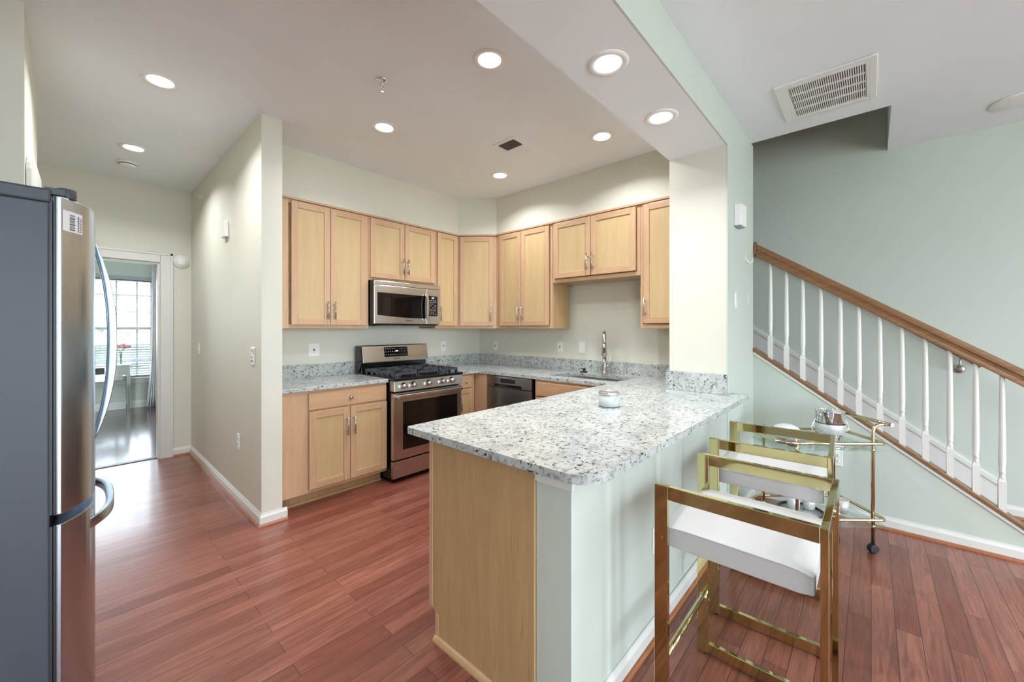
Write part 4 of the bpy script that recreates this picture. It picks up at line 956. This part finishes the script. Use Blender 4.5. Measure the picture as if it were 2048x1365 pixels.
def shelf(z, nm):
    def ringp(o, zz): return roundpath([cp(-0.07-o, Wd*0.5, zz), cp(-0.07-o, -o-0.012, zz), cp(L+0.0, -o-0.012, zz), cp(L+0.11+o, 0.03, zz), cp(L+0.11+o, Wd-0.03, zz), cp(L, Wd+o+0.012, zz), cp(-0.07-o, Wd+o+0.012, zz), cp(-0.07-o, Wd*0.5, zz)], [0.03, 0.06, 0.06, 0.06, 0.06, 0.03], 5)
    b = MB(); b.tube(ringp(0, z)[:-1], TR, 10, closed=True); mk('shelf_rail', b, BD, r)
    b = MB(); pl = [(p.x, p.y) for p in ringp(0.004, 0)[:-1]]; b.prism(pl, z-0.045, z-0.038); mk('glass_shelf', b, 'cglass', r)
    b = MB()
    for a in (0, L):
        for c in (0, Wd): b.cyl(cp(a, c, z-0.05), cp(a, c, z-0.033), 0.013, seg=12)
    mk('shelf_clip', b, BD, r)
shelf(0.662, 'upper'); shelf(0.203, 'lower')
ZS = 0.625; ZL = 0.166
# things on the cart
r = thing('ice_bucket', 'mirror-finish ice bucket with glittering band, heaped with crystals', 'ice bucket', (*cp(0.09, 0.215, 0).xy, ZS))
c0 = tuple(cp(0.09, 0.215, 0).xy)
b = MB(); b.lathe([(0.062, 0), (0.066, 0.004), (0.072, 0.055), (0.080, 0.19), (0.083, 0.192), (0.079, 0.188), (0.074, 0.12)], (*c0, ZS), 32, cap=False); b.lathe([(0.0, 0.004), (0.062, 0.0)], (*c0, ZS), 32, cap=False); mk('bucket_shell', b, 'chrome', r)
b = MB(); b.lathe([(0.0735, 0.045), (0.077, 0.05), (0.0815, 0.105), (0.0795, 0.11)], (*c0, ZS), 48, cap=False); mk('glitter_band', b, 'crystal', r)
for s in (-1, 1):
    b = MB(); q = Vector((c0[0], c0[1], ZS)); v = Vector((0.66, -0.751, 0))*s
    b.tube(roundpath([q+v*0.082+Vector((0, 0, 0.165)), q+v*0.128+Vector((0, 0, 0.07)), q+v*0.085+Vector((0, 0, 0.048))], 0.03, 6), 0.0035, 8); mk('side_handle', b, 'chrome', r)
b = MB()
for k in range(40):
    a = random.random()*2*PI; q = random.random()**0.5*0.062; zz = ZS+0.172+0.028*(1-(q/0.062)**2)*random.random()+0.008
    b.lathe([(0.0, -0.009), (0.009, 0.0), (0.0, 0.009)], (c0[0]+q*math.cos(a), c0[1]+q*math.sin(a), zz), 6)
b.lathe([(0.074, 0.15), (0.06, 0.172), (0.0, 0.182)], (*c0, ZS), 20, cap=False)
o = mk('crystal_filling', b, 'crystal', r); o['kind'] = 'stuff'
q = cp(0.37, 0.222, ZS); r = thing('serving_platter', 'large round white platter at the back of the cart top', 'platter', q)
b = MB(); b.lathe([(0.05, 0), (0.055, 0.004), (0.092, 0.022), (0.099, 0.028), (0.092, 0.027), (0.05, 0.012), (0, 0.010)], q, 40); mk('platter_dish', b, 'ceramic', r)
q2 = q+Vector((0, 0, 0.0105)); b = MB(); b.lathe([(0.088, 0.014), (0.085, 0.045), (0.064, 0.074), (0.03, 0.088), (0, 0.091)], q2, 32); o = mk('domed_lid', b, 'ceramic', r)
q = cp(0.43, 0.072, ZS); b = MB(); b.lathe([(0.030, 0), (0.043, 0.026), (0.045, 0.032), (0.030, 0.068), (0, 0.070)], q, 6); tag(mk('faceted_box', b, 'slate'), 'small grey faceted box near the cart front edge', 'box')
for k, (a, c, nm) in enumerate(((0.33, 0.06, 'left'), (0.30, 0.085, 'right'))):
    q = cp(a, c, ZS); b = MB(); b.lathe([(0.0, 0), (0.011, 0.004), (0.013, 0.012), (0.008, 0.02), (0, 0.022)], q, 8)
    tag(mk('crystal_stone', b, 'crystal'), 'tiny clear crystal stone on the upper glass, %s one of a pair' % nm, 'ornament', 'crystal stones')
q = cp(0.15, 0.12, ZS); b = MB(); b.lathe([(0.0, 0), (0.075, 0), (0.078, 0.004), (0.07, 0.006), (0, 0.005)], q, 36); tag(mk('mirror_coaster', b, 'mirror'), 'flat round mirrored coaster on the upper glass in front of the bucket', 'coaster')
q = cp(0.32, 0.16, ZL); r = thing('round_tray', 'black-rimmed round glittering tray on the lower glass shelf', 'tray', q)
b = MB(); b.lathe([(0.0, 0), (0.12, 0), (0.12, 0.006), (0, 0.006)], q, 40); mk('tray_base', b, 'crystal', r)
b = MB(); b.tube([(q.x+0.122*math.cos(2*PI*k/40), q.y+0.122*math.sin(2*PI*k/40), q.z+0.016) for k in range(40)], 0.009, 8, closed=True); mk('tray_rim', b, 'black', r)
for k, (a, c, h, lab) in enumerate(((0.05, 0.17, 0.085, 'glittering crystal tumbler on the lower shelf near the cart right end'), (0.36, 0.17, 0.11, 'glittering crystal tumbler standing on the black-rimmed tray'), (0.24, 0.20, 0.10, 'glittering crystal tumbler at the back edge of the black-rimmed tray'))):
    q = cp(a, c, ZL+(0.0065 if k else 0)); b = MB(); b.lathe([(0.026, 0), (0.034, 0.008), (0.038, h), (0.035, h), (0.030, 0.014), (0, 0.012)], q, 20)
    tag(mk('crystal_tumbler', b, 'crystal'), lab, 'tumbler', 'crystal tumblers')

# ------------------------------------------------------------------ candle on the peninsula
cx, cy = 2.045, 1.105
r = thing('candle_jar', 'white candle jar with silver lid and green plant print on the peninsula', 'candle', (cx, cy, CT))
b = MB(); b.lathe([(0.052, 0), (0.056, 0.003), (0.056, 0.073)], (cx, cy, CT), 40); jar = mk('jar', b, 'jar', r)
b = MB(); b.lathe([(0.0575, 0.071), (0.0585, 0.073), (0.0585, 0.083), (0.056, 0.085), (0.053, 0.082), (0, 0.081)], (cx, cy, CT), 40); mk('lid', b, 'alu', r)
b = MB(); b.lathe([(0.0525, 0.0005), (0.0565, 0.0035), (0.0567, 0.005), (0.056, 0.006)], (cx, cy, CT), 40, cap=False); mk('base_ring', b, 'ink', jar)
b = MB()
def onjar(s, z, lift=0.0006):   # s: arc length to the right of the side facing the room
    a = R(212)+s/0.056; return (cx+(0.056+lift)*math.cos(a), cy+(0.056+lift)*math.sin(a), CT+z)
def ribbon(pts):
    rows = [[onjar(s-w/2, z), onjar(s+w/2, z)] for s, z, w in pts]; b.grid(rows, 0, False)
ribbon([(0.016, 0.005, 0.0012), (0.022, 0.022, 0.0012), (0.028, 0.034, 0.0014)]); ribbon([(0.028, 0.034, 0.001), (0.030, 0.042, 0.006), (0.0295, 0.05, 0.007), (0.030, 0.058, 0.001)])
ribbon([(0.042, 0.044, 0.001), (0.044, 0.056, 0.005), (0.043, 0.066, 0.001)]); ribbon([(0.016, 0.004, 0.0012), (0.03, 0.012, 0.0016), (0.038, 0.022, 0.0012)])
mk('plant_print', b, 'mint', jar)

# ------------------------------------------------------------------ far room
r = thing('window_1', None, None, ((WX0+WX1)/2, 9.46, WZ0)); r['kind'] = 'structure'
b = MB(); t = 0.035; y0, y1 = 9.44, 9.49
b.box((WX0, y0, WZ0), (WX0+t, y1, WZ1)); b.box((WX1-t, y0, WZ0), (WX1, y1, WZ1)); b.box((WX0, y0, WZ0), (WX1, y1, WZ0+t)); b.box((WX0, y0, WZ1-t), (WX1, y1, WZ1)); b.box((WX0, y0-0.01, 1.335), (WX1, y1, 1.385)); mk('window_frame', b, 'trim', r, 0.002)
b = MB()
for x in (-0.815, -0.56, -0.31, -0.055, 0.25, 0.502, 0.755): b.box((x-0.012, 9.455, WZ0+t), (x+0.012, 9.475, 1.335)); b.box((x-0.012, 9.455, 1.385), (x+0.012, 9.475, WZ1-t))
for z in (0.80, 1.07, 1.644, 1.926): b.box((WX0+t, 9.456, z-0.011), (WX1-t, 9.474, z+0.011))
mk('muntin', b, 'trim', r)
b = MB(); b.box((WX0+t, 9.463, WZ0+t), (WX1-t, 9.467, 1.335)); b.box((WX0+t, 9.463, 1.385), (WX1-t, 9.467, WZ1-t)); mk('pane', b, 'pane', r)
b = MB(); b.box((WX0-0.06, 9.33, WZ0-0.03), (WX1+0.06, 9.44, WZ0-0.005)); b.box((WX0-0.03, 9.385, WZ0-0.10), (WX1+0.03, 9.40, WZ0-0.03)); mk('window_sill', b, 'trim', r, 0.003)
r = thing('window_blind', 'white horizontal slat blind in the far room window', 'blind', ((WX0+WX1)/2, 9.41, WZ1))
b = MB(); z = WZ1-0.02; k = 0
while z > WZ0+0.05:
    tilt = 0.006 if z > 1.1 else 0.012
    b.obox((WX0+0.04, 9.402, z-tilt), (WX1-WX0-0.08, 0, 0), (0, 0.032, 2*tilt), (0, 0, 0.0016)); z -= 0.041
o = mk('slats', b, 'blind', r)
b = MB(); b.box((WX0+0.01, 9.375, WZ1-0.01), (WX1-0.01, 9.435, WZ1+0.05)); mk('headrail', b, 'blind', r, 0.003)
b = MB(); b.box((WX0+0.04, 9.402, WZ0+0.012), (WX1-0.04, 9.436, WZ0+0.03)); mk('bottom_rail', b, 'blind', r, 0.003)
r = thing('curtain', 'pale pink and white floor-length curtain right of the far window', 'curtain', (0.98, 9.24, 0.02))
def drape(x0, x1, mat, name, flare):
    b = MB(); rows = []
    for j in range(13):
        z = 2.5-(2.5-0.02)*j/12; f = flare*max(0, (j-6)/6)**2; row = []
        for k in range(33):
            t_ = k/32; row.append((x0-f+(x1-x0+f)*t_, 9.25+0.028*math.sin(t_*2*PI*3.5+j*0.08), z))
        rows.append(row)
    b.grid(rows); o = mk(name, b, mat, r); m = o.modifiers.new('thick', 'SOLIDIFY'); m.thickness = 0.003; return o
drape(0.925, 0.972, 'sheer', 'sheer_panel', 0.07); drape(0.975, 1.22, 'curtain', 'pink_panel', 0.01)
b = MB(); b.cyl((-0.3, 9.25, 2.52), (1.3, 9.25, 2.52), 0.012, seg=10); mk('curtain_rod', b, 'nickel', r)
tx0, tx1, ty0, ty1 = -0.35, 0.655, 8.98, 9.30
r = thing('console_table', 'mirrored silver console table under the far window', 'table', ((tx0+tx1)/2, (ty0+ty1)/2, 0))
b = MB(); b.box((tx0, ty0, 0.75), (tx1, ty1, 0.77)); mk('tabletop', b, 'ceramic', r, 0.003)
b = MB(); b.box((tx0+0.02, ty0+0.015, 0.60), (tx1-0.02, ty1-0.015, 0.75)); mk('apron', b, 'mirror', r, 0.003)
b = MB(); b.box((tx0+0.10, ty0+0.012, 0.52), (tx1-0.10, ty0+0.03, 0.598)); mk('lower_panel', b, 'mirror', r, 0.003)
b = MB(); b.box((0.02, ty0+0.006, 0.63), (0.345, ty0+0.016, 0.735)); mk('drawer_front', b, 'gasket', r, 0.002)
for x in (tx0+0.01, tx1-0.06):
    for y in (ty0+0.01, ty1-0.06):
        b = MB(); b.add([(x, y, 0.60), (x+0.05, y, 0.60), (x+0.05, y+0.05, 0.60), (x, y+0.05, 0.60), (x+0.009, y+0.009, 0), (x+0.041, y+0.009, 0), (x+0.041, y+0.041, 0), (x+0.009, y+0.041, 0)], [(0, 1, 2, 3), (7, 6, 5, 4), (0, 4, 5, 1), (1, 5, 6, 2), (2, 6, 7, 3), (3, 7, 4, 0)]); mk('leg', b, 'mirror', r, 0.002)
vx, vy = 0.535, 9.10
r = thing('flower_vase', 'slim glass vase of pink roses on the console table', 'vase', (vx, vy, 0.77))
b = MB(); b.lathe([(0.03, 0), (0.032, 0.01), (0.018, 0.07), (0.02, 0.16), (0.028, 0.19)], (vx, vy, 0.77), 20, cap=False); mk('vase_glass', b, 'cglass', r)
b = MB()
for k in range(6): a = k*1.05; b.tube([(vx+0.008*math.cos(a), vy+0.008*math.sin(a), 0.775), (vx+0.012*math.cos(a+2), vy+0.012*math.sin(a+2), 0.93), (vx+0.05*math.cos(a), vy+0.05*math.sin(a), 1.03)], 0.0025, 6)
mk('stems', b, 'leaf', r)
for k in range(9):
    a = k*2.4; q = 0.03+0.075*(k/9)**0.5; b = MB()
    b.lathe([(0.004, -0.025), (0.026, -0.012), (0.034, 0.006), (0.028, 0.022), (0.014, 0.027), (0.0, 0.02)], (vx+q*math.cos(a), vy+q*math.sin(a)*0.8, 1.06+0.03*math.cos(k)*(1-q*6)), 10); mk('rose', b, 'pink', r)
b = MB(); b.box((-2.05, 8.9, 0), (-2.0, 8.95, 0.01))
# outside the far window
b = MB(); b.box((-40, 9.6, -0.6), (40, 60, -0.5)); struct('ground_outside', b, 'lawn')
b = MB(); b.box((-40, -60, -0.6), (40, -5.3, -0.5)); struct('ground_outside_bounce', b, 'bounce_ground')  # unseen ground behind the camera, made pale to bounce light onto the ceilings
def bush(x, y, zr, rad, label, n=900):
    r = thing('garden_shrub', label, 'shrub', (x, y, -0.5), 0, 'shrubs outside the far window')
    b = MB()
    for k in range(n):
        u, v_, w_ = (random.gauss(0, 0.45) for _ in range(3)); p = Vector((x+u*rad, y+v_*rad, max(-0.45, zr+w_*rad*0.9)))
        a = Vector((random.uniform(-1, 1), random.uniform(-1, 1), random.uniform(-1, 1))).normalized()*0.06; c_ = a.cross(Vector((random.uniform(-1, 1), random.uniform(-1, 1), random.uniform(-1, 1)))).normalized()*0.03
        b.add([p-a, p+c_, p+a, p-c_], [(0, 1, 2, 3)])
    mk('foliage', b, 'leaf', r)
    b = MB(); b.tube([(x, y, -0.5), (x+0.03, y, zr*0.5-0.2), (x, y, zr)], 0.03, 8)
    for k in range(5): a = k*1.3; b.tube([(x, y, zr-0.4), (x+0.4*rad*math.cos(a), y+0.4*rad*math.sin(a), zr+0.3*rad)], 0.012, 6)
    mk('stem', b, 'bark', r)
bush(0.0, 12.6, 0.7, 0.75, 'leafy shrub outside the far window, on the left behind the blind', 1100)
bush(2.2, 15.4, 0.55, 0.6, 'low leafy shrub outside the far window behind the roses', 700)
